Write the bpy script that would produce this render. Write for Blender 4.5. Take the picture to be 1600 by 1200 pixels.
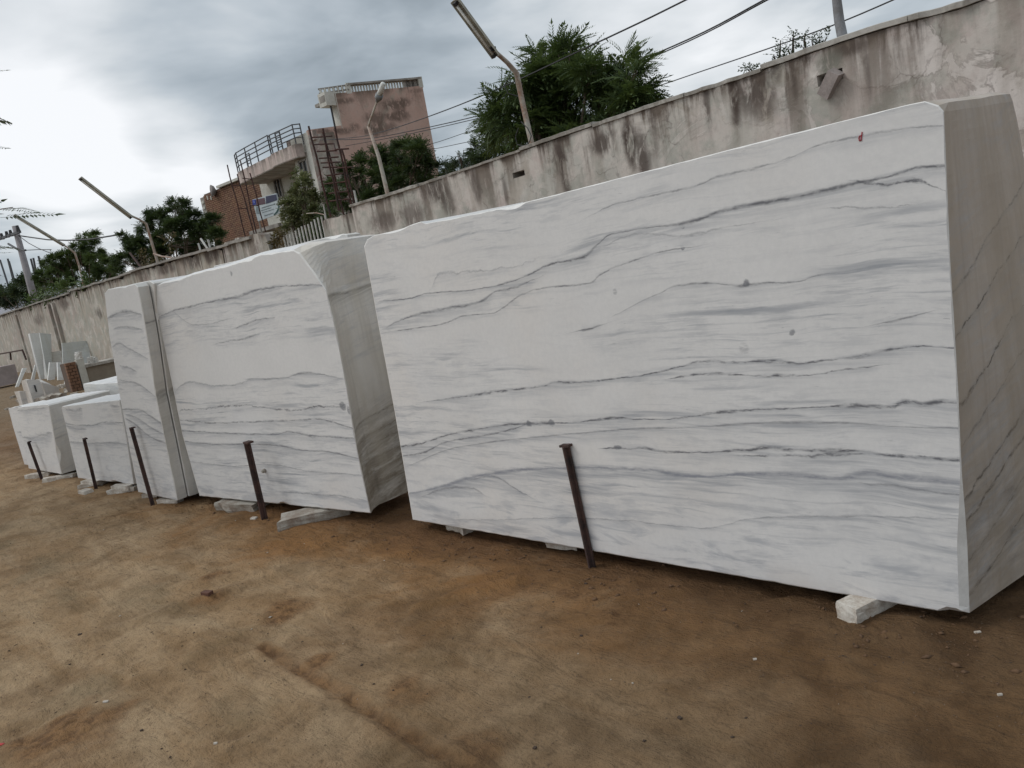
import bpy, bmesh, math, random
import numpy as np
from mathutils import Vector, Matrix, noise as mnoise
random.seed(7); np.random.seed(7)
for o in list(bpy.data.objects): bpy.data.objects.remove(o)
SC = bpy.context.scene; COL = SC.collection

# ------------------------------------------------------------------ camera
# hand-held phone, rolled about ten degrees, eye height 1.55 m; world X runs along
# the row of blocks, Y away from the camera towards the boundary wall
FPX, CX, CY, EYE = 1235.0, 800.0, 600.0, 1.55
ROT = np.array([[0.71632588, -0.01073359, -0.69768333],
                [0.67553166, -0.23973082, 0.69727047],
                [-0.17474041, -0.97078006, -0.16447451]])
cam_d = bpy.data.cameras.new('camera'); cam = bpy.data.objects.new('camera', cam_d); COL.objects.link(cam)
cam_d.sensor_width = 36; cam_d.lens = FPX / 1600 * 36; cam_d.clip_end = 5000; cam_d.clip_start = .05
m = Matrix.Identity(4)
for i in range(3):
    m[i][0] = ROT[i, 0]; m[i][1] = -ROT[i, 1]; m[i][2] = -ROT[i, 2]
m[2][3] = EYE
cam.matrix_world = m
SC.camera = cam

# ------------------------------------------------------------------ world, sun, exposure
SUN_EL, SUN_AZ = math.radians(48), math.radians(222)   # azimuth measured from +X, counter-clockwise
sun_dir = Vector((math.cos(SUN_EL) * math.cos(SUN_AZ), math.cos(SUN_EL) * math.sin(SUN_AZ), math.sin(SUN_EL)))
world = bpy.data.worlds.new('World'); SC.world = world; world.use_nodes = True
SUN_STRENGTH = 1.25
SKY_GAIN = 1.0

SC.view_settings.view_transform = 'Standard'; SC.view_settings.look = 'None'
SC.view_settings.gamma = 1; SC.view_settings.use_curve_mapping = False
SC.view_settings.exposure = -0.3
SC.render.engine = 'CYCLES'

sd = bpy.data.lights.new('sun', 'SUN'); sd.energy = SUN_STRENGTH; sd.angle = math.radians(22); sd.color = (1.0, .97, .93)
sun = bpy.data.objects.new('sun', sd); COL.objects.link(sun)
sun.rotation_euler = sun_dir.to_track_quat('Z', 'Y').to_euler(); sun.location = (0, 0, 30)


class NT:
    """tiny node-graph helper"""
    def __init__(s, tree):
        s.t = tree; s.n = tree.nodes; s.l = tree.links
        s.n.clear()
    def new(s, typ, **kw):
        nd = s.n.new(typ)
        for k, v in kw.items(): setattr(nd, k, v)
        return nd
    def put(s, sock, v):
        if hasattr(v, 'is_output') or isinstance(v, bpy.types.NodeSocket): s.l.new(v, sock)
        elif isinstance(v, (tuple, list)) and sock.type == 'RGBA' and len(v) == 3: sock.default_value = (*v, 1)
        else: sock.default_value = v
    def math(s, op, a, b=None, c=None, clamp=False):
        nd = s.new('ShaderNodeMath', operation=op, use_clamp=clamp)
        s.put(nd.inputs[0], a)
        if b is not None: s.put(nd.inputs[1], b)
        if c is not None: s.put(nd.inputs[2], c)
        return nd.outputs[0]
    def vmath(s, op, a, b=None):
        nd = s.new('ShaderNodeVectorMath', operation=op)
        s.put(nd.inputs[0], a)
        if b is not None: s.put(nd.inputs[1], b)
        return nd.outputs['Value'] if op in ('DOT_PRODUCT', 'LENGTH', 'DISTANCE') else nd.outputs[0]
    def noise(s, vec, scale=5., detail=4., rough=.55, dist=0., sc3=None, off=None):
        if sc3 is not None or off is not None:
            mp = s.new('ShaderNodeMapping'); s.put(mp.inputs['Vector'], vec)
            if sc3: mp.inputs['Scale'].default_value = sc3
            if off: mp.inputs['Location'].default_value = off
            vec = mp.outputs[0]
        nd = s.new('ShaderNodeTexNoise'); s.put(nd.inputs['Vector'], vec)
        nd.inputs['Scale'].default_value = scale; nd.inputs['Detail'].default_value = detail
        nd.inputs['Roughness'].default_value = rough; nd.inputs['Distortion'].default_value = dist
        return nd.outputs['Fac']
    def voro(s, vec, scale=5., feature='F1'):
        nd = s.new('ShaderNodeTexVoronoi', feature=feature); s.put(nd.inputs['Vector'], vec)
        nd.inputs['Scale'].default_value = scale
        return nd.outputs['Distance']
    def mr(s, v, a, b, c=0., d=1., smooth=True):
        nd = s.new('ShaderNodeMapRange')
        if smooth: nd.interpolation_type = 'SMOOTHSTEP'
        s.put(nd.inputs['Value'], v); s.put(nd.inputs['From Min'], a); s.put(nd.inputs['From Max'], b)
        s.put(nd.inputs['To Min'], c); s.put(nd.inputs['To Max'], d)
        return nd.outputs[0]
    def mix(s, f, a, b, blend='MIX'):
        nd = s.new('ShaderNodeMix', data_type='RGBA', blend_type=blend)
        s.put(nd.inputs[0], f); s.put(nd.inputs[6], a); s.put(nd.inputs[7], b)
        return nd.outputs[2]
    def obj(s): return s.new('ShaderNodeTexCoord').outputs['Object']
    def pos(s): return s.new('ShaderNodeNewGeometry').outputs['Position']
    def sep(s, v):
        nd = s.new('ShaderNodeSeparateXYZ'); s.put(nd.inputs[0], v); return nd.outputs
    def bump(s, h, strength=.3, dist=.01, nrm=None):
        nd = s.new('ShaderNodeBump'); s.put(nd.inputs['Height'], h)
        nd.inputs['Strength'].default_value = strength; nd.inputs['Distance'].default_value = dist
        if nrm is not None: s.put(nd.inputs['Normal'], nrm)
        return nd.outputs[0]


# ---- overcast sky: Nishita behind a procedural layer of cloud
def build_world():
    g = NT(world.node_tree)
    out = g.new('ShaderNodeOutputWorld'); bg = g.new('ShaderNodeBackground')
    sky = g.new('ShaderNodeTexSky', sky_type='NISHITA'); sky.sun_disc = False
    sky.sun_elevation = SUN_EL; sky.sun_rotation = math.radians(90) - SUN_AZ
    skyc = g.mix(1.0, sky.outputs[0], (.085, .085, .085), 'MULTIPLY')
    d = g.new('ShaderNodeTexCoord').outputs['Generated']
    x, y, z = g.sep(d)
    zc = g.math('ADD', g.math('MAXIMUM', z, 0.0), .16)
    cx = g.math('DIVIDE', x, zc); cy = g.math('DIVIDE', y, zc)
    cv = g.new('ShaderNodeCombineXYZ'); g.put(cv.inputs[0], cx); g.put(cv.inputs[1], cy)
    n1 = g.noise(cv.outputs[0], .55, 6, .52, .35, off=(3.1, 1.7, 0))
    n2 = g.noise(cv.outputs[0], 1.5, 5, .5, .3, off=(9.1, 4.7, 2))
    n = g.math('ADD', g.math('MULTIPLY', n1, 1.05), g.math('SUBTRACT', g.math('MULTIPLY', n2, .95), .50))
    # broad cloud masses (darker underside) and thin brighter gaps, placed by direction
    def lobe(px, py, w):
        v = Vector(ROT @ np.array([px - CX, py - CY, FPX])).normalized()
        dt = g.vmath('DOT_PRODUCT', d, tuple(v))
        return g.mr(dt, math.cos(math.radians(w)), 1.0)
    dark = g.math('ADD', lobe(380, 200, 13), g.math('MULTIPLY', lobe(620, 70, 14), .18))
    dark = g.math('ADD', dark, g.math('MULTIPLY', lobe(760, 150, 10), .2))
    dark = g.math('ADD', dark, g.math('MULTIPLY', lobe(150, 100, 9), .32))
    dark = g.math('ADD', dark, g.math('MULTIPLY', lobe(150, 245, 6), .35))
    lite = g.math('ADD', lobe(55, 240, 7), g.math('MULTIPLY', lobe(240, 305, 8), .9))
    lite = g.math('ADD', lite, g.math('MULTIPLY', lobe(1090, 100, 9), .45))
    lite = g.math('ADD', lite, g.math('MULTIPLY', lobe(220, 30, 15), .5))
    lite = g.math('ADD', lite, g.math('MULTIPLY', lobe(1000, 20, 14), .25))
    lite = g.math('SUBTRACT', lite, g.math('MULTIPLY', lobe(110, 400, 10), .45))
    # the whole sky brightens towards the veiled sun
    glow = g.mr(g.vmath('DOT_PRODUCT', d, tuple(sun_dir)), -.5, 1.0, .02, .235)
    f = g.math('ADD', n, g.math('MULTIPLY', lite, .34))
    f = g.math('SUBTRACT', f, g.math('MULTIPLY', dark, .25))
    f = g.math('ADD', g.math('ADD', f, glow), .03)
    cr = g.new('ShaderNodeValToRGB'); g.put(cr.inputs[0], f)
    e = cr.color_ramp.elements
    e[0].position = .18; e[0].color = (.27, .32, .365, 1)
    e[1].position = .95; e[1].color = (1.25, 1.27, 1.30, 1)
    for p, c in ((.34, (.36, .42, .47)), (.47, (.50, .57, .63)), (.58, (.66, .73, .79)), (.70, (.88, .93, .97))):
        el = e.new(p); el.color = (*c, 1)
    col = g.mix(.90, skyc, cr.outputs[0])
    g.put(bg.inputs[0], col); bg.inputs[1].default_value = SKY_GAIN
    g.l.new(bg.outputs[0], out.inputs[0])
build_world()


# ------------------------------------------------------------------ measuring helpers
def ray(px, py): return ROT @ np.array([px - CX, py - CY, FPX])
def atZ(px, py, z=0.):
    d = ray(px, py); t = (z - EYE) / d[2]; return Vector((t * d[0], t * d[1], z))
def atP(px, py, p, n):
    d = ray(px, py); o = np.array([0, 0, EYE]); n = np.array(n, float)
    t = np.dot(np.array(p, float) - o, n) / np.dot(d, n); return Vector(o + t * d)
def atY(px, py, y): return atP(px, py, (0, y, 0), (0, 1, 0))
def atX(px, py, x): return atP(px, py, (x, 0, 0), (1, 0, 0))


# ------------------------------------------------------------------ object helpers
def tag(o, label=None, cat=None, group=None, kind=None):
    if label: o['label'] = label
    if cat: o['category'] = cat
    if group: o['group'] = group
    if kind: o['kind'] = kind
    return o
def empty(name, loc, label=None, cat=None, group=None, rz=0.):
    o = bpy.data.objects.new(name, None); COL.objects.link(o)
    o.location = loc; o.rotation_euler = (0, 0, rz); o.empty_display_size = .2
    return tag(o, label, cat, group)
def link(name, me, mats, parent=None, loc=None, smooth=False):
    o = bpy.data.objects.new(name, me); COL.objects.link(o)
    if mats is not None:
        for mm in (mats if isinstance(mats, (list, tuple)) else [mats]): me.materials.append(mm)
    if loc is not None: o.location = loc
    if parent is not None: o.parent = parent
    if smooth: me.polygons.foreach_set('use_smooth', [True] * len(me.polygons))
    return o
class MB:
    """collects polygons in world (or local) coordinates, then links them as one object"""
    def __init__(s): s.v = []; s.f = []; s.mi = []
    def add(s, vs, fs, mi=0):
        k = len(s.v); s.v += [tuple(v) for v in vs]
        s.f += [tuple(k + i for i in f) for f in fs]; s.mi += [mi] * len(fs)
    def hexa(s, c, mi=0):      # c: 4 bottom corners, 4 top corners (counter-clockwise from above)
        s.add(c, [(3, 2, 1, 0), (4, 5, 6, 7), (0, 1, 5, 4), (1, 2, 6, 5), (2, 3, 7, 6), (3, 0, 4, 7)], mi)
    def box(s, c, size, rz=0., mi=0, R=None):
        c = Vector(c); hx, hy, hz = [a / 2 for a in size]
        M = (R or Matrix.Rotation(rz, 3, 'Z'))
        s.hexa([c + M @ Vector(p) for p in ((-hx, -hy, -hz), (hx, -hy, -hz), (hx, hy, -hz), (-hx, hy, -hz),
                                            (-hx, -hy, hz), (hx, -hy, hz), (hx, hy, hz), (-hx, hy, hz))], mi)
    def bar(s, a, b, w, t=None, up=(0, 0, 1), mi=0):   # rectangular bar from a to b
        a = Vector(a); b = Vector(b); t = t or w; d = (b - a).normalized(); up = Vector(up)
        if abs(d.dot(up)) > .98: up = Vector((0, 1, 0))
        sx = d.cross(up).normalized(); sz = sx.cross(d)
        q = [(-w / 2, -t / 2), (w / 2, -t / 2), (w / 2, t / 2), (-w / 2, t / 2)]
        s.hexa([a + sx * i + sz * j for i, j in q] + [b + sx * i + sz * j for i, j in q], mi)
    def tube(s, pts, r, n=8, mi=0, caps=True):
        pts = [Vector(p) for p in pts]; rs = r if isinstance(r, (list, tuple)) else [r] * len(pts)
        k = len(s.v); prev = None
        for i, p in enumerate(pts):
            d = (pts[min(i + 1, len(pts) - 1)] - pts[max(i - 1, 0)]).normalized()
            u = Vector((0, 0, 1)) if abs(d.z) < .95 else Vector((0, 1, 0))
            if prev is not None: u = prev
            sx = d.cross(u).normalized(); sy = sx.cross(d).normalized(); prev = sy
            for j in range(n):
                a = 2 * math.pi * j / n
                s.v.append(tuple(p + (sx * math.cos(a) + sy * math.sin(a)) * rs[i]))
        for i in range(len(pts) - 1):
            for j in range(n):
                a = k + i * n + j; b = k + i * n + (j + 1) % n
                s.f.append((a, b, b + n, a + n)); s.mi.append(mi)
        if caps:
            s.f.append(tuple(k + j for j in range(n))[::-1]); s.mi.append(mi)
            s.f.append(tuple(k + (len(pts) - 1) * n + j for j in range(n))); s.mi.append(mi)
    def build(s, name, mats, parent=None, origin=None, smooth=False):
        org = Vector(origin) if origin is not None else Vector((0, 0, 0))
        me = bpy.data.meshes.new(name)
        me.from_pydata([tuple(Vector(v) - org) for v in s.v], [], s.f)
        me.update()
        bm = bmesh.new(); bm.from_mesh(me)
        bmesh.ops.recalc_face_normals(bm, faces=bm.faces); bm.to_mesh(me); bm.free()
        o = link(name, me, mats, None)
        me.polygons.foreach_set('material_index', s.mi[:len(me.polygons)])
        if parent is not None:
            o.parent = parent
            o.matrix_parent_inverse = Matrix.Identity(4)
            # keep coordinates given in world space
            pm = Matrix.Translation(parent.location) @ parent.rotation_euler.to_matrix().to_4x4() if parent.parent is None else WM[parent.name]
            o.matrix_basis = pm.inverted() @ Matrix.Translation(org)
            WM[o.name] = Matrix.Translation(org)
        else:
            o.location = org
            WM[o.name] = Matrix.Translation(org)
        if smooth: me.polygons.foreach_set('use_smooth', [True] * len(me.polygons))
        return o
WM = {}
def nz(p, s=1., seed=0.): return mnoise.noise(Vector((p[0] * s + seed * 13.7, p[1] * s - seed * 7.3, p[2] * s + seed * 3.1)))


# ------------------------------------------------------------------ materials
def mat(name):
    mm = bpy.data.materials.new(name); mm.use_nodes = True
    g = NT(mm.node_tree); out = g.new('ShaderNodeOutputMaterial'); b = g.new('ShaderNodeBsdfPrincipled')
    g.l.new(b.outputs[0], out.inputs[0]); g.b = b; g.m = mm
    return g
def simple(name, col, rough=.7, metal=0., var=.25, scale=6., bump=.15, bd=.004, col2=None):
    g = mat(name); o = g.obj()
    n = g.noise(o, scale, 6, .6); n2 = g.noise(o, scale * 7, 3, .6)
    f = g.math('ADD', g.math('MULTIPLY', n, .7), g.math('MULTIPLY', n2, .3))
    c2 = col2 or tuple(c * (1 - var) for c in col)
    g.put(g.b.inputs['Base Color'], g.mix(g.mr(f, .36, .64), c2, col))
    g.put(g.b.inputs['Roughness'], g.mr(n, .3, .7, rough - .08, min(1, rough + .08))); g.b.inputs['Metallic'].default_value = metal
    if bump: g.put(g.b.inputs['Normal'], g.bump(f, bump, bd))
    return g.m

def marble(name, W=1., H=1., veins=(), tint=(.75, .75, .745), low_grey=0., streak=.7, spots=(), seed=0., saw=0., side=False, warm=0., lowdark=0.):
    """white marble in the block's own coordinates (x along the face, z up).
       veins: list of dicts pts=[(u,v,s)], w=width, k=darkness, wob=wobble"""
    g = mat(name); o = g.obj(); X, Y, Z = g.sep(o)
    if side:   # on sawn end faces the bedding keeps its height but dips
        u = Y
    else: u = X
    cv = g.new('ShaderNodeCombineXYZ'); g.put(cv.inputs[0], g.math('ADD', u, seed)); g.put(cv.inputs[1], seed); 
    warp = g.noise(o, 1.6, 3, .5, off=(seed, 0, 2))
    zz = g.math('ADD', Z, g.math('MULTIPLY', g.math('SUBTRACT', warp, .5), .09))
    if side: zz = g.math('SUBTRACT', zz, g.math('MULTIPLY', Y, .18))
    g.put(cv.inputs[2], zz)
    P = cv.outputs[0]
    col = g.mix(g.mr(g.noise(o, 2.2, 5, .6, off=(seed, 5, 1)), .35, .68), tint, tuple(c * .945 for c in tint))
    # cloudy warm and cool drifts
    col = g.mix(g.mr(g.noise(o, 1.1, 4, .5, off=(seed + 7, 5, 9)), .5, .72, 0, .45), col, (tint[0] * .98, tint[1] * .93, tint[2] * .88))
    col = g.mix(g.mr(g.noise(o, 1.4, 4, .5, off=(seed + 3, 2, 4)), .55, .75, 0, .35), col, (tint[0] * .9, tint[1] * .93, tint[2] * .98))
    # fine bedding streaks: bands of long thin noise, present only in patches
    s1 = g.noise(P, 1., 8, .62, .25, sc3=(1.3, 1., 22.), off=(seed, 0, 0))
    s2 = g.noise(P, 1., 8, .66, .15, sc3=(2.6, 1., 60.), off=(seed + 4, 0, 0))
    pm = g.math('ADD', g.noise(P, 1., 4, .5, .0, sc3=(.7, 1., 3.2), off=(seed + 9, 0, 0)), g.math('MULTIPLY', g.mr(g.math('ABSOLUTE', g.math('SUBTRACT', Z, .62)), .1, .5, 1, 0), .085))
    st = g.math('MULTIPLY', g.mr(s1, .50, .70), g.mr(pm, .46, .60))
    st = g.math('ADD', st, g.math('MULTIPLY', g.mr(s2, .53, .70), g.mr(pm, .44, .62, 0, .9)))
    col = g.mix(g.math('MULTIPLY', st, streak, clamp=True), col, (.36, .38, .41))
    gr = g.noise(o, 38, 5, .75, off=(seed, 2, 2)); gr2 = g.noise(P, 1., 5, .7, .2, sc3=(5, 1, 26.), off=(seed + 6, 2, 2))
    col = g.mix(g.mr(gr, .40, .60, .13, 0), col, (.50, .51, .52))
    col = g.mix(g.math('MULTIPLY', g.mr(gr2, .48, .64), g.math('MULTIPLY', g.mr(pm, .40, .6), .38)), col, (.44, .455, .48))
    fleck = g.math('MULTIPLY', g.mr(g.noise(P, 1., 6, .7, 0, sc3=(9, 1, 60.), off=(seed, 3, 3)), .63, .72), g.mr(pm, .46, .60))
    col = g.mix(g.math('MULTIPLY', fleck, .8), col, (.15, .16, .18))
    if low_grey:
        lg = g.mr(Z, .52, .10, 0, 1)
        m1 = g.mr(g.noise(P, 1., 6, .62, .6, sc3=(3.2, 1., 15.), off=(seed + 1, 1, 1)), .46, .66)
        col = g.mix(g.math('MULTIPLY', g.math('MULTIPLY', lg, m1), low_grey), col, (.43, .45, .48))
    wob1 = g.noise(o, 14., 6, .72, off=(seed, 1, 1)); wob2 = g.noise(o, 3.2, 3, .5, off=(2, seed, 6))
    wob = g.math('ADD', g.math('MULTIPLY', g.math('SUBTRACT', wob1, .5), .055), g.math('MULTIPLY', g.math('SUBTRACT', wob2, .5), .05))
    brk = g.noise(P, 1., 7, .72, .3, sc3=(14, 1, 50.), off=(seed + 2, 0, 5))
    brkf = g.mr(brk, .42, .58)
    brkb = g.mr(g.noise(P, 1., 5, .6, .3, sc3=(3.5, 1, 8.), off=(seed + 8, 0, 5)), .36, .60)
    un = g.math('DIVIDE', u, W)
    for vn in veins:
        pts = sorted(vn['pts']); w = vn.get('w', .012); k = vn.get('k', .6)
        fc = g.new('ShaderNodeFloatCurve'); c = fc.mapping.curves[0]
        sc_ = g.new('ShaderNodeFloatCurve'); c2 = sc_.mapping.curves[0]
        def setc(cu, ps):
            ps = [(min(1, max(0, a)), min(1, max(0, b))) for a, b in ps]
            cu.points[0].location = ps[0]; cu.points[1].location = ps[-1]
            for p in ps[1:-1]: cu.points.new(*p)
            for p in cu.points: p.handle_type = 'AUTO_CLAMPED'
        setc(c, [(p[0] / W, p[1] / H) for p in pts])
        a0, a1 = pts[0][0] / W, pts[-1][0] / W
        sp = [(p[0] / W, p[2]) for p in pts]
        if a0 > .02: sp = [(a0 - .03, 0)] + [(a0, pts[0][2] * .6)] + sp[1:]
        if a1 < .98: sp = sp[:-1] + [(a1, pts[-1][2] * .6)] + [(a1 + .03, 0)]
        setc(c2, sp)
        fc.mapping.update(); sc_.mapping.update()
        g.put(fc.inputs['Value'], un); g.put(sc_.inputs['Value'], un)
        zf = g.math('MULTIPLY', fc.outputs[0], H)
        d0 = g.math('SUBTRACT', g.math('ADD', Z, g.math('MULTIPLY', wob, vn.get('wob', .6))), zf)
        d = g.math('ABSOLUTE', d0)
        wid = g.math('MULTIPLY', sc_.outputs[0], w)
        core = g.mr(d, 0, g.math('MULTIPLY', wid, g.math('ADD', g.math('MULTIPLY', brkb, .75), .35)), 1, 0)
        # soft blue-grey halo lying mostly below the line
        halo = g.math('MULTIPLY', g.mr(d0, g.math('MULTIPLY', wid, -6.5), 0., 0, 1), g.mr(d0, 0., g.math('MULTIPLY', wid, 1.5), 1, 0))
        halo = g.math('MULTIPLY', halo, g.mr(s2, .36, .62, .15, 1))
        bk = min(.92, vn.get('brk', .5) * .7 + .35)
        core = g.math('MULTIPLY', core, g.math('ADD', 1 - bk, g.math('MULTIPLY', brkf, bk)))
        on = g.math('MINIMUM', g.math('MULTIPLY', sc_.outputs[0], 2.5), 1.)
        col = g.mix(g.math('MULTIPLY', g.math('MULTIPLY', halo, on), min(1, 1.5 * vn.get('halo', .35))), col, (.33, .32, .30) if side else (.41, .425, .45))
        col = g.mix(g.math('MULTIPLY', g.math('MULTIPLY', core, on), min(1, k * 1.3), clamp=True), col, vn.get('col', (.13, .135, .15)))
    for (su, sv, ru, rv, k) in spots:
        dx = g.math('DIVIDE', g.math('SUBTRACT', g.math('ADD', X, g.math('MULTIPLY', wob, .8)), su), ru)
        dz = g.math('DIVIDE', g.math('SUBTRACT', g.math('ADD', Z, g.math('MULTIPLY', wob, -.9)), sv), rv)
        r2 = g.math('ADD', g.math('MULTIPLY', dx, dx), g.math('MULTIPLY', dz, dz))
        mk = g.math('MULTIPLY', g.mr(r2, .25, 1.2, 1, 0), g.mr(brk, .34, .52))
        col = g.mix(g.math('MULTIPLY', mk, k), col, (.18, .19, .21))
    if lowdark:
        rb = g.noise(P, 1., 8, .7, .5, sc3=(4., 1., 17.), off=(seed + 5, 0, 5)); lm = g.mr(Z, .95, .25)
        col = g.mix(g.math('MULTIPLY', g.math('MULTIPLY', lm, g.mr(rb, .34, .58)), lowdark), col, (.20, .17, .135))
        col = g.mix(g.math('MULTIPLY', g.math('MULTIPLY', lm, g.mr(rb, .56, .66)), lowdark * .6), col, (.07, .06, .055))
    # dust splashed up from the ground
    dust = g.math('MULTIPLY', g.mr(Z, .20, .0, 0, 1), g.mr(g.noise(o, 3.5, 5, .6), .35, .7, .1, .5))
    col = g.mix(dust, col, (.56, .49, .43))
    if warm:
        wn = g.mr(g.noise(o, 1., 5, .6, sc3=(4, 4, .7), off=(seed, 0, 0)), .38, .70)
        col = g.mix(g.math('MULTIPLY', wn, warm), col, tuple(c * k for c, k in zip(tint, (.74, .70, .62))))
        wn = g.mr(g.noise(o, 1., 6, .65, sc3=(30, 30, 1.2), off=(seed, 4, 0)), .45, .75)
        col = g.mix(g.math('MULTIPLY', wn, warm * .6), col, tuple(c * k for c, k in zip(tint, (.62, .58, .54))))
    g.put(g.b.inputs['Base Color'], col)
    g.put(g.b.inputs['Roughness'], g.mr(g.noise(o, 9, 4, .6), .3, .7, .42, .62))
    g.b.inputs['Specular IOR Level'].default_value = .35
    h = g.math('ADD', g.math('MULTIPLY', g.noise(o, 60, 4, .6), .35), g.math('MULTIPLY', g.noise(P, 1., 3, .5, sc3=(1.5, 1, 90)), saw))
    g.put(g.b.inputs['Normal'], g.bump(h, .25, .003))
    return g.m

def rough_marble(name, tint=(.62, .60, .57), dark=(.30, .27, .23), seed=0., dirt=.6):
    g = mat(name); o = g.obj()
    n = g.noise(o, 1., 8, .68, .6, sc3=(3, 3, 15), off=(seed, 0, 0)); n2 = g.noise(o, 26, 6, .7)
    f = g.math('ADD', g.math('MULTIPLY', n, .7), g.math('MULTIPLY', n2, .3))
    col = g.mix(g.mr(f, .40, .66), tint, dark)
    z = g.sep(o)[2]
    dm = g.math('MULTIPLY', g.mr(z, .5, 0., 0, dirt), g.mr(n2, .3, .7, .5, 1))
    col = g.mix(dm, col, (.22, .16, .11))
    g.put(g.b.inputs['Base Color'], col); g.b.inputs['Roughness'].default_value = .75
    h = g.math('ADD', n, g.math('MULTIPLY', n2, .6))
    g.put(g.b.inputs['Normal'], g.bump(h, .8, .02))
    return g.m

def plaster(name, base=(.57, .525, .475), pink=(.54, .465, .43), stain=(.085, .062, .052), k=1., topz=2.7, seed=0., peel=0., lime=1.):
    """old lime plaster on the boundary wall; x along, z up in world metres"""
    g = mat(name); o = g.obj(); X, Y, Z = g.sep(o)
    a = g.noise(o, .55, 5, .6, off=(seed, 0, 0)); b = g.noise(o, 3.2, 7, .65, off=(seed + 3, 0, 0)); c = g.noise(o, 16, 6, .7)
    col = g.mix(g.mr(a, .38, .62), base, pink)
    col = g.mix(g.mr(b, .40, .60, 0, .75 * lime), col, (.36, .37, .325))
    col = g.mix(g.mr(g.noise(o, 2.1, 7, .66, .6, off=(seed + 8, 8, 1)), .50, .60, 0, .6 * lime), col, (.60, .56, .51))
    col = g.mix(g.mr(g.noise(o, 1.3, 6, .6, .8, off=(seed, 8, 1)), .56, .64, 0, .6), col, (.40, .36, .30))
    # lime patches where the wash has peeled
    pe = g.mr(g.noise(o, 1.5, 7, .62, 1.2, off=(seed + 5, 2, 0)), .49, .53)
    pr = g.mr(X, -3.6, -1.2, .25 * peel, peel)
    col = g.mix(g.math('MULTIPLY', g.math('MULTIPLY', pe, g.mr(b, .3, .6)), pr), col, (.72, .66, .62))
    ring = g.mr(g.math('ABSOLUTE', g.math('SUBTRACT', g.noise(o, 1.5, 7, .62, 1.2, off=(seed + 5, 2, 0)), .50)), .0, .025, 1, 0)
    col = g.mix(g.math('MULTIPLY', g.math('MULTIPLY', ring, pr), .45), col, (.27, .23, .21))
    # black-brown algae streaks running down from the coping
    down = g.math('SUBTRACT', topz, Z)
    s1 = g.noise(o, 1., 7, .62, .5, sc3=(3.6, 1, .42), off=(seed + 2, 0, 0))
    s2 = g.noise(o, 1., 6, .68, .35, sc3=(13, 1, 1.3), off=(seed + 6, 0, 0))
    reach = g.mr(g.noise(o, 1., 3, .5, 0, sc3=(2.2, 1, .0), off=(seed + 11, 0, 0)), .3, .7, .12, 1.15)
    fall = g.mr(down, 0., reach, 1, 0)
    blot = g.math('ADD', g.math('MULTIPLY', s1, .60), g.math('ADD', g.math('MULTIPLY', s2, .28), g.math('MULTIPLY', c, .12)))
    st = g.math('MULTIPLY', g.mr(blot, .455, .565), fall)
    st = g.math('ADD', st, g.math('MULTIPLY', g.mr(s2, .58, .72), g.mr(down, .0, .30, .8, 0)))
    st = g.math('ADD', st, g.math('MULTIPLY', g.mr(down, .0, .22, .75, 0), g.mr(s1, .40, .56)))
    st = g.math('MULTIPLY', st, g.mr(X, -3.2, -.8, 1, .28))
    col = g.mix(g.math('MULTIPLY', st, .93 * k, clamp=True), col, stain)
    wash = g.math('MULTIPLY', g.mr(s1, .42, .62), g.mr(down, 0, 1.5, .45, .08))
    col = g.mix(g.math('MULTIPLY', wash, k), col, (.25, .21, .165))
    # hairline cracks
    vr = g.new('ShaderNodeTexVoronoi', feature='DISTANCE_TO_EDGE'); 
    wv = g.vmath('ADD', o, g.vmath('MULTIPLY', g.new('ShaderNodeCombineXYZ').outputs[0], (1, 1, 1)))
    nn = g.new('ShaderNodeTexNoise'); g.put(nn.inputs['Vector'], o); nn.inputs['Scale'].default_value = 3.; nn.inputs['Detail'].default_value = 6
    wv = g.vmath('ADD', o, g.vmath('MULTIPLY', nn.outputs['Color'], (.5, .5, .5)))
    g.put(vr.inputs['Vector'], wv); vr.inputs['Scale'].default_value = 1.1
    cr = g.math('MULTIPLY', g.mr(vr.outputs[0], 0, .012, 1, 0), g.mr(b, .45, .6))
    col = g.mix(g.math('MULTIPLY', cr, .5), col, (.13, .10, .09))
    col = g.mix(g.mr(c, .5, .78, 0, .35), col, (.20, .17, .15))
    low = g.mr(Z, .7, 0., 0, .55); col = g.mix(g.math('MULTIPLY', low, g.mr(b, .3, .6)), col, (.24, .18, .13))
    g.put(g.b.inputs['Base Color'], col); g.b.inputs['Roughness'].default_value = .93
    h = g.math('ADD', g.math('MULTIPLY', b, .6), g.math('ADD', g.math('MULTIPLY', c, .4), g.math('MULTIPLY', pe, .25 * peel)))
    g.put(g.b.inputs['Normal'], g.bump(h, .5, .015))
    return g.m

def leafmat(name, c1, c2, c3=None):
    g = mat(name)
    r = g.new('ShaderNodeNewGeometry').outputs['Random Per Island']
    n = g.noise(g.obj(), 1.6, 3, .5)
    col = g.mix(g.mr(r, .1, .9), c1, c2)
    col = g.mix(g.mr(n, .42, .62, 0, .6), col, c3 or tuple(c * .55 for c in c1))
    g.put(g.b.inputs['Base Color'], col); g.b.inputs['Roughness'].default_value = .55
    g.b.inputs['Specular IOR Level'].default_value = .3
    tr = g.new('ShaderNodeBsdfTranslucent'); g.put(tr.inputs[0], g.mix(.5, col, (.12, .17, .03)))
    ms = g.new('ShaderNodeMixShader'); ms.inputs[0].default_value = .22
    out = [n_ for n_ in g.n if n_.type == 'OUTPUT_MATERIAL'][0]
    g.l.new(g.b.outputs[0], ms.inputs[1]); g.l.new(tr.outputs[0], ms.inputs[2]); g.l.new(ms.outputs[0], out.inputs[0])
    return g.m

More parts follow.
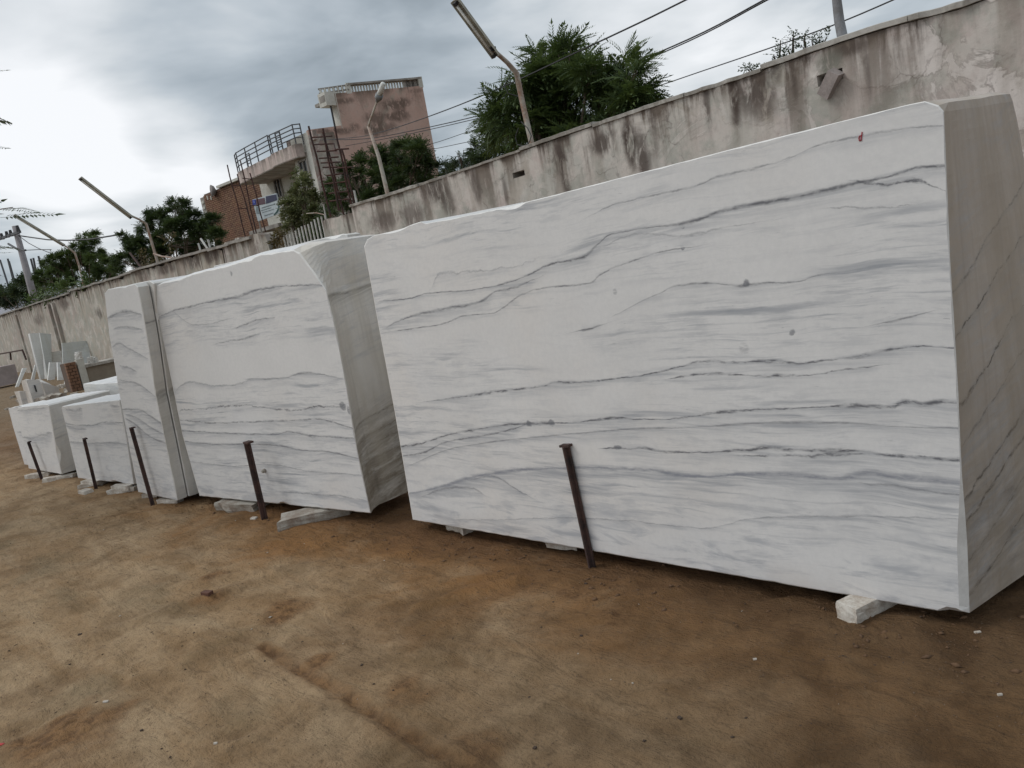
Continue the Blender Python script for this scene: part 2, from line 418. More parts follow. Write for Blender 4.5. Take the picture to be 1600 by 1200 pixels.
M = {}
M['rust'] = simple('rusted_steel', (.10, .055, .045), .8, .2, col2=(.035, .025, .024), scale=14)
M['rebar'] = simple('rebar_rust', (.085, .035, .026), .85, .1, col2=(.03, .018, .016), scale=10)
M['galv'] = simple('weathered_galvanised_steel', (.42, .40, .35), .55, .35, col2=(.24, .13, .08), scale=5)
M['polepaint'] = simple('pale_painted_pole', (.46, .44, .38), .7, 0, col2=(.25, .13, .09), scale=3.5)
M['housing'] = simple('dirty_cream_enamel', (.44, .42, .34), .5, .1, col2=(.25, .24, .20), scale=7)
M['tubeglass'] = simple('unlit_tube_glass', (.72, .73, .70), .25, 0, col2=(.55, .56, .52), scale=5, bump=0)
M['blackish'] = simple('black_plastic', (.03, .03, .032), .6, 0, scale=9)
M['concrete'] = simple('grey_concrete', (.36, .34, .31), .9, 0, col2=(.20, .185, .165), scale=3, bump=.4, bd=.01)
M['coping'] = simple('pale_cement_coping', (.50, .48, .44), .9, 0, col2=(.22, .20, .17), scale=2.6, bump=.5, bd=.01)
M['white_paint'] = simple('aged_white_limewash', (.60, .60, .55), .85, 0, col2=(.44, .43, .38), scale=1.4, bump=.2)
M['bark'] = simple('bark', (.13, .10, .075), .95, 0, scale=12, bump=.6, bd=.01)
M['wire'] = simple('wire_black', (.028, .028, .03), .6, 0, scale=3, bump=0)
M['chip'] = simple('broken_marble', (.66, .63, .57), .8, 0, col2=(.40, .34, .28), scale=16, bump=.8, bd=.008)
M['chipdirty'] = simple('dirty_marble_offcut', (.44, .42, .37), .85, 0, col2=(.25, .20, .16), scale=9, bump=.8, bd=.008)
M['gatepaint'] = simple('chalky_white_gate_paint', (.56, .57, .54), .6, .1, col2=(.36, .34, .31), scale=12)

# ================================================================== GROUND
def frange_list(segs):
    r = []
    for a, b, st in segs:
        n = max(1, int(round((b - a) / st))); r += [a + (b - a) * i / n for i in range(n)]
    return r + [segs[-1][1]]
gx = frange_list([(-900, -200, 70), (-200, -60, 14), (-60, -30, 2.), (-30, -14, .4), (-14, -7, .07), (-7, -4.2, .03), (-4.2, .3, .016), (.3, 3, .12), (3, 20, 1.7), (20, 300, 40), (300, 900, 100)])
gy = frange_list([(-900, -100, 80), (-100, -10, 9), (-10, -1, .6), (-1, .2, .08), (.2, 3.3, .017), (3.3, 9, .15), (9, 40, 2), (40, 200, 20), (200, 900, 100)])
GXA, GYA = np.meshgrid(np.array(gx), np.array(gy))
def vnoise(x, y, s, seed):
    """smooth value noise on arrays"""
    x = x * s + seed * 17.13; y = y * s + seed * 9.71
    xi = np.floor(x).astype(int); yi = np.floor(y).astype(int); fx = x - xi; fy = y - yi
    fx = fx * fx * (3 - 2 * fx); fy = fy * fy * (3 - 2 * fy)
    def h(a, b):
        q = (a * 374761393 + b * 668265263 + seed * 1442695) & 0x7fffffff
        q = ((q ^ (q >> 13)) * 1274126177) & 0x7fffffff
        return ((q ^ (q >> 16)) & 0xffff) / 65535. - .5
    return (h(xi, yi) * (1 - fx) + h(xi + 1, yi) * fx) * (1 - fy) + (h(xi, yi + 1) * (1 - fx) + h(xi + 1, yi + 1) * fx) * fy
def seg_dist(x, y, a, b):
    ax, ay = a; bx, by = b; L2 = (bx - ax) ** 2 + (by - ay) ** 2
    t = np.clip(((x - ax) * (bx - ax) + (y - ay) * (by - ay)) / L2, 0, 1)
    return np.hypot(x - ax - t * (bx - ax), y - ay - t * (by - ay)), t
near = np.clip(1 - np.hypot(np.maximum(0, np.abs(GXA + 4) - 9) / 8, np.maximum(0, np.abs(GYA - 2) - 4) / 5), 0, 1)
GZ = (vnoise(GXA, GYA, .7, 1) * .03 + vnoise(GXA, GYA, 2.1, 2) * .016 + vnoise(GXA * .7, GYA * 1.6, 5, 3) * .009
      + vnoise(GXA, GYA, 11, 4) * .010 + vnoise(GXA, GYA, 23, 5) * .0065 + vnoise(GXA, GYA, 47, 7) * .003) * near
lump = np.clip(vnoise(GXA, GYA, 1.1, 8) * 3, 0, 1)
GZ += np.abs(vnoise(GXA, GYA, 17, 6)) * .016 * lump * near
# crumbly disturbed patches
DIS = np.zeros_like(GZ)
for (px, py, r, hh) in ((500, 1030, .10, .02), (640, 1080, .12, .02), (740, 1180, .14, .024), (330, 935, .13, .02), (440, 955, .16, .018), (900, 925, .1, .01),
                        (1340, 990, .16, .012), (100, 1150, .3, .014), (330, 905, .1, .012), (960, 960, .1, .012), (1230, 985, .09, .012)):
    q = atZ(px, py); dd = np.hypot(GXA - q.x, GYA - q.y) / r
    GZ += np.clip(1 - dd, 0, 1) * (np.abs(vnoise(GXA, GYA, 31, 11)) * hh * 2.4 + vnoise(GXA, GYA, 14, 12) * hh)
    DIS = np.maximum(DIS, np.clip(1.5 * (1 - dd + .8 * vnoise(GXA, GYA, 13, 13)), 0, 1))
# narrow wheel track cutting across the yard
a, b = atZ(410, 1008), atZ(760, 1225)
dd, tt = seg_dist(GXA, GYA, (a.x, a.y), (b.x, b.y))
ww = .018 * (1 + .5 * vnoise(GXA, GYA, 9, 21)); cutn = .6 + .8 * vnoise(GXA, GYA, 14, 22)
GZ -= np.clip(1 - dd / (ww * 1.6), 0, 1) * .020 * cutn
DIS = np.maximum(DIS, np.clip(1.3 - dd / (ww * 2.6), 0, 1) * np.clip(cutn + .3, 0, 1))
GZ += np.clip(1 - np.abs(dd - ww * 2.4) / (ww * 1.5), 0, 1) * .013 * cutn
# long shallow sweeps left by dragging and wheels along the row
for (p0, p1, w_, h_) in (((20, 830), (330, 790), .05, .012), ((100, 1010), (420, 900), .06, .012), ((650, 945), (800, 905), .05, .014), ((0, 700), (120, 760), .08, .012), ((180, 930), (640, 860), .05, .008)):
    q0, q1 = atZ(*p0), atZ(*p1); d2, _ = seg_dist(GXA, GYA + .05 * vnoise(GXA, GYA, 1.5, 31), (q0.x, q0.y), (q1.x, q1.y))
    GZ += np.exp(-(d2 / w_) ** 2) * h_ - np.exp(-((d2 - w_ * 1.8) / w_) ** 2) * h_ * .6
rng_ = random.Random(4)
for k in range(46):
    px, py = rng_.uniform(20, 1500), rng_.uniform(860, 1190); q = atZ(px, py); a_ = rng_.uniform(0, 3.14); L_, w_ = rng_.uniform(.05, .13), rng_.uniform(.025, .05)
    dx_, dy_ = GXA - q.x, GYA - q.y; e_ = ((dx_ * math.cos(a_) + dy_ * math.sin(a_)) / L_) ** 2 + ((-dx_ * math.sin(a_) + dy_ * math.cos(a_)) / w_) ** 2
    GZ += (-np.exp(-e_ * 1.2) * .009 + np.exp(-(np.sqrt(e_) - 1.5) ** 2 * 4) * .004) * (.5 + rng_.random())
# soil worn away beneath the blocks' front edge
GZ -= np.clip(1 - np.abs(GYA - 2.95) / .5, 0, 1) * .012 * near
def gz_at(x, y):
    i = int(np.clip(np.searchsorted(gy, y) - 1, 0, len(gy) - 2)); j = int(np.clip(np.searchsorted(gx, x) - 1, 0, len(gx) - 2))
    return float(GZ[i, j])
nx, ny = len(gx), len(gy)
gv = np.stack([GXA.ravel(), GYA.ravel(), GZ.ravel()], 1)
ii = (np.arange(ny - 1)[:, None] * nx + np.arange(nx - 1)[None]).ravel()
gf = np.stack([ii, ii + 1, ii + nx + 1, ii + nx], 1)
def np_mesh(name, v, f):
    me = bpy.data.meshes.new(name); n, k = len(v), len(f); c = f.shape[1]
    me.vertices.add(n); me.vertices.foreach_set('co', v.astype(np.float32).ravel())
    me.loops.add(k * c); me.loops.foreach_set('vertex_index', f.astype(np.int32).ravel())
    me.polygons.add(k); me.polygons.foreach_set('loop_start', np.arange(0, k * c, c, dtype=np.int32))
    me.polygons.foreach_set('loop_total', np.full(k, c, dtype=np.int32))
    me.update(calc_edges=True); return me
g = mat('packed_earth'); o = g.obj(); X, Y, Z = g.sep(o)
n1 = g.noise(o, .9, 6, .62, .8); n2 = g.noise(o, 3.2, 7, .65, .4, off=(4, 1, 0)); n3 = g.noise(o, 18, 6, .7); n4 = g.noise(o, 90, 4, .7)
sweep = g.noise(o, 1., 7, .62, .9, sc3=(1.0, 3.2, 1), off=(8, 3, 0))
tan_ = (.37, .243, .130); tan2 = (.455, .325, .195); red = (.29, .145, .052); dk = (.15, .085, .034); grn = (.17, .135, .075)
col = g.mix(g.mr(sweep, .36, .64), tan_, tan2)
# redder, damper earth spilled along the foot of the blocks; paler dust out in the yard
rk = g.math('ADD', g.math('MULTIPLY', g.mr(Y, 1.5, 2.7), 1.0), g.math('MULTIPLY', g.math('SUBTRACT', n1, .5), 2.6))
rk = g.math('MULTIPLY', rk, g.mr(X, -9.5, -4.5, .45, 1.))
rk = g.math('ADD', rk, g.mr(X, -2.2, -.4, 0, .55))
col = g.mix(g.mr(rk, .15, .95, 0, .93), col, red)
col = g.mix(g.mr(g.noise(o, 1.7, 6, .6, .5, off=(2, 9, 0)), .50, .68, 0, .45), col, g.mix(g.mr(Y, 1.2, 2.4), grn, dk))
col = g.mix(g.mr(g.noise(o, 2.6, 7, .65, 1., off=(12, 9, 0)), .54, .70, 0, .35), col, tan2)
col = g.mix(g.mr(n2, .34, .58, .45, 0), col, dk)
col = g.mix(g.mr(n3, .50, .70, 0, .35), col, (.12, .078, .045))
col = g.mix(g.mr(g.noise(o, 42, 5, .75), .52, .68, 0, .35), col, (.12, .08, .05))
col = g.mix(g.mr(n4, .60, .76, 0, .35), col, (.36, .30, .23))
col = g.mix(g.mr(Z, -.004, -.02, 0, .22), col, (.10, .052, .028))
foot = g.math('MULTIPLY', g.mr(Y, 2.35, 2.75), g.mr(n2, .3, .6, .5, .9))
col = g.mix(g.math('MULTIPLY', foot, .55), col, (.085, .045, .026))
far = g.mr(X, -14., -22.); col = g.mix(g.math('MULTIPLY', far, .7), col, g.mix(n2, (.17, .125, .075), (.26, .20, .13)))
dist_ = g.new('ShaderNodeAttribute', attribute_name='disturbed').outputs['Fac']
col = g.mix(g.math('MULTIPLY', dist_, .85), col, g.mix(g.mr(n3, .38, .62), (.13, .065, .028), (.30, .165, .072)))
# damp darker soil towards the nearest block's right end
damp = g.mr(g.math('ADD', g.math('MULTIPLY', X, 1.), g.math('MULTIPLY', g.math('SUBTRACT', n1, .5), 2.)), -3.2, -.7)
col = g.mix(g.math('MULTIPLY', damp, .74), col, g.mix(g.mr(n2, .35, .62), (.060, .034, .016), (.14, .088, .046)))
rip = g.noise(o, 1., 6, .6, .6, sc3=(3.2, 9, 1), off=(3, 3, 0))
hh = g.math('ADD', g.math('ADD', g.math('MULTIPLY', rip, 1.2), g.math('MULTIPLY', n3, .6)), g.math('ADD', g.math('MULTIPLY', n4, .25), g.math('MULTIPLY', sweep, .5)))
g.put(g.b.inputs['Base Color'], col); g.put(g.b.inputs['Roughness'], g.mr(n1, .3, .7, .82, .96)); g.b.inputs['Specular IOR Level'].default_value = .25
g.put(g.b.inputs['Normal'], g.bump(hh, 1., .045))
M['earth'] = g.m
gme = np_mesh('ground', gv, gf); at_ = gme.attributes.new('disturbed', 'FLOAT', 'POINT'); at_.data.foreach_set('value', DIS.ravel().astype(np.float32))
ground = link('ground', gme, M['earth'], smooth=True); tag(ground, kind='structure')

# loose grit: pebbles, dark clods and marble splinters nobody would count
def scatter(name, n, box, size, mt, seed, bias=None):
    rng = random.Random(seed); base = [(1, 0, 0), (0, 1, 0), (-1, 0, 0), (0, -1, 0), (0, 0, .7), (0, 0, -.7)]
    fs = [(0, 1, 4), (1, 2, 4), (2, 3, 4), (3, 0, 4), (1, 0, 5), (2, 1, 5), (3, 2, 5), (0, 3, 5)]
    V = []; F = []
    for _ in range(n):
        x = rng.uniform(box[0], box[1]); y = rng.uniform(box[2], box[3])
        if bias and rng.random() > bias(x, y): continue
        s = size[0] * (size[1] / size[0]) ** (rng.random() ** 2.2); a = rng.uniform(0, 6.3); el = rng.uniform(.6, 1.5)
        z = gz_at(x, y) + s * .15; k = len(V)
        for bx, by, bz in base:
            j = 1 + rng.uniform(-.3, .3); px_ = bx * s * el * j; py_ = by * s / el * j
            V.append((x + px_ * math.cos(a) - py_ * math.sin(a), y + px_ * math.sin(a) + py_ * math.cos(a), z + bz * s * j * .7))
        F += [tuple(k + i for i in f) for f in fs]
    return link(name, np_mesh(name, np.array(V), np.array(F)), mt)
clod = simple('dark_clod', (.075, .05, .035), .95, 0, scale=20)
tag(scatter('clods', 1500, (-10, .3, .3, 2.8), (.0018, .0075), clod, 3, lambda x, y: .25 + .75 * (mnoise.noise(Vector((x * 1.3, y * 1.3, 0))) > 0)),
    'small dark clods and grit scattered over the packed earth', 'grit', kind='stuff')
tag(scatter('base_crumbs', 2600, (-11, -.3, 2.42, 3.1), (.003, .016), simple('base_crumb', (.15, .085, .045), .95, 0, scale=20), 13,
            lambda x, y: .3 + .7 * (mnoise.noise(Vector((x * 1.7, 3, 1))) > 0)), 'crumbled soil lying along the foot of the marble blocks', 'soil', kind='stuff')
tag(scatter('marble_splinters', 150, (-12, .3, .3, 3.0), (.0018, .009), simple('pale_splinter', (.55, .50, .43), .8, 0, scale=30), 5),
    'tiny pale marble splinters strewn over the brown earth', 'splinters', kind='stuff')
tag(scatter('soil_grains', 22000, (-7, .3, .3, 3.3), (.0012, .0042), simple('soil_grain', (.19, .13, .085), .95, 0, scale=30), 9,
            lambda x, y: .15 + .85 * (mnoise.noise(Vector((x * .9 + 4, y * .9, 3))) > -.05)),
    'fine crumbs of soil covering the yard', 'grit', kind='stuff')


# ================================================================== MARBLE BLOCKS
class Frame:
    """a block's own axes: origin on the ground under its lower left corner, x along its face, y into it"""
    def __init__(s, p0, p1, z0):
        s.z0 = z0; a = atZ(*p0, z0); b = atZ(*p1, z0); d = (b - a); s.o = Vector((a.x, a.y, 0)); s.yaw = math.atan2(d.y, d.x)
        s.ux = Vector((math.cos(s.yaw), math.sin(s.yaw), 0)); s.uy = Vector((-math.sin(s.yaw), math.cos(s.yaw), 0))
    def uv(s, px, py, depth=0.):
        p = atP(px, py, s.o + s.uy * depth, s.uy) - s.o; return (p.dot(s.ux), p.z)
    def w(s, u, v, d=0.): return s.o + s.ux * u + s.uy * d + Vector((0, 0, v))

def resample(pts, step):
    out = []; idx = []
    n = len(pts)
    for i in range(n):
        a = pts[i]; b = pts[(i + 1) % n]; L = math.dist(a[:2], b[:2]); k = max(1, int(L / step))
        for j in range(k):
            t = j / k; out.append(tuple(a[q] * (1 - t) + b[q] * t for q in range(len(a))))
    return out
def block(name, fr, outline, depth, mats, label, cat='marble block', group=None, step=.035, back=None, mid=None, chip=.0035, rough_amp=.006, seed=1, px=True, d_mid=.15, loc_depth=0., edge=None, rough_side=None):
    """outline: face corners; back(u,v,t)->(du,dv) shifts the outline with depth; mid: outline at depth d_mid
       mats = face, broken edge, top and hidden sides, right end"""
    A = [fr.uv(*p) if px else p for p in outline]
    if mid: Bm = [fr.uv(*p, d_mid) if px else p for p in mid]
    else: Bm = A
    pts = resample([(a[0], a[1], b[0], b[1]) for a, b in zip(A, Bm)], step)
    W = max(p[0] for p in pts); H = max(p[1] for p in pts); z0 = min(p[1] for p in pts)
    n = len(pts); V = []; F = []; MI = []
    cu = sum(p[0] for p in pts) / n; cv_ = sum(p[1] for p in pts) / n
    def nrm(i, k=0):
        a = pts[i - 1]; b = pts[(i + 1) % n]; tx, tz = b[k] - a[k], b[k + 1] - a[k + 1]; L = math.hypot(tx, tz) or 1
        return (tz / L, -tx / L)            # outward for an outline that runs anticlockwise seen from the front
    area = sum(pts[i - 1][0] * pts[i][1] - pts[i][0] * pts[i - 1][1] for i in range(n))
    sg = 1 if area > 0 else -1
    depths = [0., None] + [depth * t for t in (.12, .25, .4, .55, .7, .85, 1.)]
    ins = []
    for i, p in enumerate(pts):
        q = abs(nz((p[0], 0, p[1]), 9, seed)) * .9 + abs(nz((p[0], 0, p[1]), 30, seed + 3)) * .6
        big = max(0, nz((p[0], 3, p[1]), 4.1, seed + 5) - .38) * .05
        c = chip * (.5 + 1.6 * q) + big * (chip / .0035)
        if edge: c = max(c, edge(p[0], p[1]))
        ins.append(c)
    rings = []
    for k, d in enumerate(depths):
        ring = []
        for i, p in enumerate(pts):
            nx_, nz_ = nrm(i); nx_ *= sg; nz_ *= sg
            if k == 0: u, v, y = p[0] - nx_ * ins[i], p[1] - nz_ * ins[i], 0.
            else:
                y = ins[i] * 1.25 if d is None else max(d, ins[i] * 1.3 + .002)
                t = min(1, y / d_mid); u = p[0] * (1 - t) + p[2] * t; v = p[1] * (1 - t) + p[3] * t
                if back: du, dv = back(u / W, v / H, y); u += du; v += dv
                ra = rough_side(u, v, y) if rough_side else rough_amp
                if d is not None:
                    q = nz((u, y, v), 4, seed) + .6 * nz((u, y, v), 11, seed + 2); u += nx_ * q * ra; v += nz_ * q * ra
            ring.append(len(V)); V.append((u, y, max(v, z0 - .002)))
        rings.append(ring)
    F.append(tuple(rings[0])); MI.append(0)
    for k in range(len(rings) - 1):
        for i in range(n):
            j = (i + 1) % n; F.append((rings[k][i], rings[k + 1][i], rings[k + 1][j], rings[k][j]))
            nx_, nz_ = nrm(i); nx_ *= sg
            MI.append(1 if k == 0 else (3 if nx_ > .6 else 2))
    F.append(tuple(rings[-1][::-1])); MI.append(2)
    me = bpy.data.meshes.new(name); me.from_pydata(V, [], F); me.update()
    bm = bmesh.new(); bm.from_mesh(me); bmesh.ops.recalc_face_normals(bm, faces=bm.faces)
    bm.to_mesh(me); bm.free()
    o = link(name, me, mats); me.polygons.foreach_set('material_index', MI)
    me.polygons.foreach_set('use_smooth', [False] * len(F))
    o.location = fr.w(0, 0, loc_depth); o.rotation_euler = (0, 0, fr.yaw)
    tag(o, label, cat, group); o['_w'] = W
    del o['_w']
    return o

def vpx(fr, lst, s=None):
    """pixel polyline -> face coordinates; third value is local strength"""
    r = []
    for q in lst:
        u, v = fr.uv(q[0], q[1]); r.append((u, v, q[2] if len(q) > 2 else .8))
    return r

edge_m = simple('broken_marble_edge', (.80, .79, .76), .6, 0, var=.12, scale=14, bump=.5, bd=.006)
top_m = marble('pale_marble_top', seed=21., tint=(.76, .76, .75), streak=.25)
back_m = rough_marble('rough_marble_back', seed=3.)

# --- the big block in front
f1 = Frame((645, 812), (1510, 962), .06)
W1 = 3.1; H1 = 1.85
V1 = [
 dict(w=.013, k=.72, halo=.5, brk=.3, wob=.35, pts=vpx(f1, [(597,470,.35),(640,466,.4),(669,459,.4),(740,452,.35),(792,442,.6),(822,431,.7),(860,412,.85),(912,401,.9),(935,380,.8),(957,364,.85),(1010,356,.7),(1066,349,.8),(1150,325,.9),(1220,312,1.),(1300,295,.9),(1380,278,.9),(1440,262,.8),(1477,260,.8)])),
 dict(w=.010, k=.62, halo=.25, brk=.5, wob=.35, pts=vpx(f1, [(601,519,.5),(650,512,.6),(691,506,.6),(729,493,.6),(770,489,.5),(781,484,.6),(815,461,.6),(860,448,.6),(920,442,.6),(939,429,1.),(991,407,.8),(1047,390,.5),(1092,384,.3)])),
 dict(w=.013, k=.66, halo=.5, brk=.4, wob=.5, pts=vpx(f1, [(601,512,.5),(627,499,.8),(672,487,.9),(721,478,.9),(755,469,.9),(772,456,.6),(807,448,.9),(835,436,.6)])),
 dict(w=.012, k=.30, halo=.3, brk=.5, wob=1.1, pts=vpx(f1, [(675,450,.3),(690,430,.7),(730,424,.6),(790,419,.5),(850,400,.2)])),
 dict(w=.010, k=.3, halo=.3, brk=.5, wob=.6, pts=vpx(f1, [(940,385,.3),(990,366,.7),(1060,368,.7),(1130,358,.5),(1200,345,.4)])),
 dict(w=.009, k=.45, halo=.3, brk=.5, wob=.4, pts=vpx(f1, [(920,337,.3),(954,320,.5),(1002,309,.5),(1066,296,.7),(1130,275,.8),(1180,262,.8),(1215,252,.6),(1262,236,.2)])),
 dict(w=.009, k=.5, halo=.35, brk=.45, wob=.3, pts=vpx(f1, [(1225,252,.4),(1262,234,.4),(1296,223,.7),(1350,213,1.),(1384,206,.7),(1418,201,.7),(1470,197,.4)])),
 dict(w=.015, k=.85, halo=.15, brk=.55, wob=.6, pts=vpx(f1, [(1364,287,.8),(1384,289,.5),(1411,286,.5),(1435,285,.9),(1448,289,.9)])),
 dict(w=.008, k=.4, halo=.2, brk=.4, wob=.5, pts=vpx(f1, [(1300,325,.5),(1325,324,.7),(1365,326,.5),(1423,321,.5)])),
 dict(w=.016, k=.75, halo=.2, brk=.4, wob=.2, pts=vpx(f1, [(906,517,.6),(920,514,1.),(938,508,.5)])),
 dict(w=.010, k=.6, halo=.3, brk=.45, wob=.3, pts=vpx(f1, [(972,486,.5),(1000,472,.4),(1029,459,.6),(1059,446,.7),(1092,442,1.),(1134,444,.7),(1158,446,1.),(1180,443,.9),(1246,439,.6),(1276,429,.8),(1310,425,.3)])),
 dict(w=.012, k=.6, halo=.3, brk=.3, wob=.2, pts=vpx(f1, [(1381,505,.6),(1405,500,.9),(1431,493,.6)])),
 dict(w=.014, k=.75, halo=.5, brk=.75, wob=.35, pts=vpx(f1, [(655,628,.3),(700,622,.4),(725,619,.9),(756,614,1.),(783,611,.8),(850,603,.7),(874,596,.8),(908,597,.9),(931,594,.5),(999,586,.4),(1066,572,.5),(1111,564,.6),(1141,567,.4),(1205,564,.8),(1249,567,.5),(1296,560,.5),(1350,555,.8),(1397,545,.7),(1431,542,.5),(1492,545,.4)])),
 dict(w=.013, k=.75, halo=.3, brk=.7, wob=.4, pts=vpx(f1, [(1040,592,.3),(1077,587,.8),(1111,584,1.),(1148,586,.8),(1170,588,.3),(1208,587,.8),(1262,586,.4),(1313,577,.5),(1380,570,.3)])),
 dict(w=.014, k=.82, halo=.45, brk=.6, wob=.35, pts=vpx(f1, [(627,697,.7),(661,692,1.),(688,684,.8),(722,675,.8),(762,668,.9),(796,663,.9),(820,662,.8),(850,661,1.),(897,660,.9),(931,655,.9),(965,653,.7),(1032,655,.4),(1080,650,.8),(1144,643,.9),(1205,640,.8),(1249,638,.4),(1300,635,.5),(1340,634,1.),(1394,636,1.1),(1411,628,1.2),(1441,631,1.4),(1478,628,1.3),(1500,630,1.)])),
 dict(w=.012, k=.7, halo=.5, brk=.5, wob=.3, pts=vpx(f1, [(627,712,.5),(661,707,.8),(695,692,.8),(742,683,1.1),(776,677,1.2),(811,667,.7)])),
 dict(w=.010, k=.45, halo=.5, brk=.2, wob=.2, pts=vpx(f1, [(640,727,.4),(700,703,.5),(760,692,.6),(840,683,.6),(938,674,.6),(999,669,.7),(1066,668,.8),(1127,665,.8),(1195,661,.9),(1262,660,1.),(1313,661,.7),(1414,667,.7),(1499,669,.6)])),
 dict(w=.014, k=.85, halo=.4, brk=.55, wob=.3, pts=vpx(f1, [(956,700,1.1),(968,700,1.7),(985,701,.7),(1005,700,.8),(1039,705,.7),(1100,706,.7),(1161,704,.9),(1205,699,1.3),(1240,702,1.1),(1276,704,1.3),(1323,705,.9),(1397,712,.4),(1465,716,.7),(1502,717,.8)])),
 dict(w=.012, k=.6, halo=.3, brk=.8, wob=.6, pts=vpx(f1, [(1150,712,.4),(1220,710,.8),(1290,712,.9),(1340,712,.6),(1418,712,.8),(1460,715,.6)])),
 dict(w=.021, k=.60, halo=.8, brk=.12, wob=.35, col=(.22, .235, .28), pts=vpx(f1, [(632,772,.3),(661,768,.5),(695,759,.6),(735,746,.8),(776,739,.9),(823,734,.7),(897,732,.6),(965,732,.6),(1016,734,.7),(1059,741,1.1),(1100,744,.9),(1161,741,.7),(1249,743,.8),(1303,748,.6),(1340,743,1.),(1364,741,1.5),(1397,746,.9),(1448,748,.9),(1502,754,.8)])),
 dict(w=.014, k=.4, halo=.6, brk=.2, wob=.6, pts=vpx(f1, [(740,748,.6),(770,744,.8),(783,749,.9),(803,763,.8),(827,776,.4)])),
 dict(w=.014, k=.4, halo=.6, brk=.3, wob=.6, pts=vpx(f1, [(665,775,.5),(700,762,.8),(735,762,.8),(755,772,.4)])),
 dict(w=.012, k=.35, halo=.6, brk=.3, wob=.5, pts=vpx(f1, [(1340,755,.3),(1397,760,.6),(1440,765,.6),(1505,773,.6)])),
 dict(w=.008, k=.34, halo=.4, brk=.3, wob=.4, pts=vpx(f1, [(700,812,.3),(762,812,.6),(860,810,.5),(931,810,.6),(999,815,.6),(1100,827,.4),(1170,812,.5),(1229,808,.8),(1397,808,.6),(1492,812,.5)])),
]
sp1 = [(*f1.uv(827, 663), .022, .017, .9), (*f1.uv(862, 661), .022, .020, .75), (*f1.uv(1167, 444), .016, .018, .85), (*f1.uv(1238, 520), .014, .016, .7), (*f1.uv(1162, 544), .020, .026, .35),
       (*f1.uv(961, 456), .014, .014, .4), (*f1.uv(1066, 354), .010, .010, .8), (*f1.uv(1068, 389), .010, .010, .8), (*f1.uv(966, 700), .026, .013, .8)]
m_f1 = marble('big_block_face', W1, H1, V1, low_grey=.95, streak=.85, seed=2.0, spots=sp1)
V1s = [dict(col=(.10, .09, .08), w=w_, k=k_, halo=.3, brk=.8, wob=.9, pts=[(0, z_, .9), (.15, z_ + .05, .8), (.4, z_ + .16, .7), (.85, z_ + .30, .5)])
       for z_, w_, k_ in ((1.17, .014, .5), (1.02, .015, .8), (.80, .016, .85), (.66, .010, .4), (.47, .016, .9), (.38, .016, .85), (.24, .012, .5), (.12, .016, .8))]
m_s1 = marble('big_block_end', 1., H1, V1s, side=True, seed=4., tint=(.49, .425, .36), warm=.6, saw=.4, streak=.6, lowdark=.45)  # weathered brown, with part of this end's shade put into the darker tint
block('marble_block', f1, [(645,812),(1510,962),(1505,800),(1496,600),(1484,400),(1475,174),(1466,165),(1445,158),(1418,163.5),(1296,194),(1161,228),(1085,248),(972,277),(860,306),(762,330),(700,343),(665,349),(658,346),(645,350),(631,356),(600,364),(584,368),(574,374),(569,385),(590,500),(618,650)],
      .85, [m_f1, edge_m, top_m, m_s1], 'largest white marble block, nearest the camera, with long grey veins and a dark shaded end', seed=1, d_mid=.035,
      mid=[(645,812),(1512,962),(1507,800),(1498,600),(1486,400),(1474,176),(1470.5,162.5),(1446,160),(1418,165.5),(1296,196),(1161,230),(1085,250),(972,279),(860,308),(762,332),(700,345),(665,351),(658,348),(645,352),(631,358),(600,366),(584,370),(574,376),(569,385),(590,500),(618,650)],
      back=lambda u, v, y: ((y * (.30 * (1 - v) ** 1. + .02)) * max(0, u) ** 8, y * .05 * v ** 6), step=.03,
      edge=lambda u, v: (.022 * min(1, max(0, (.62 - v) / .30)) if u > 2.95 else 0.), rough_amp=.004)

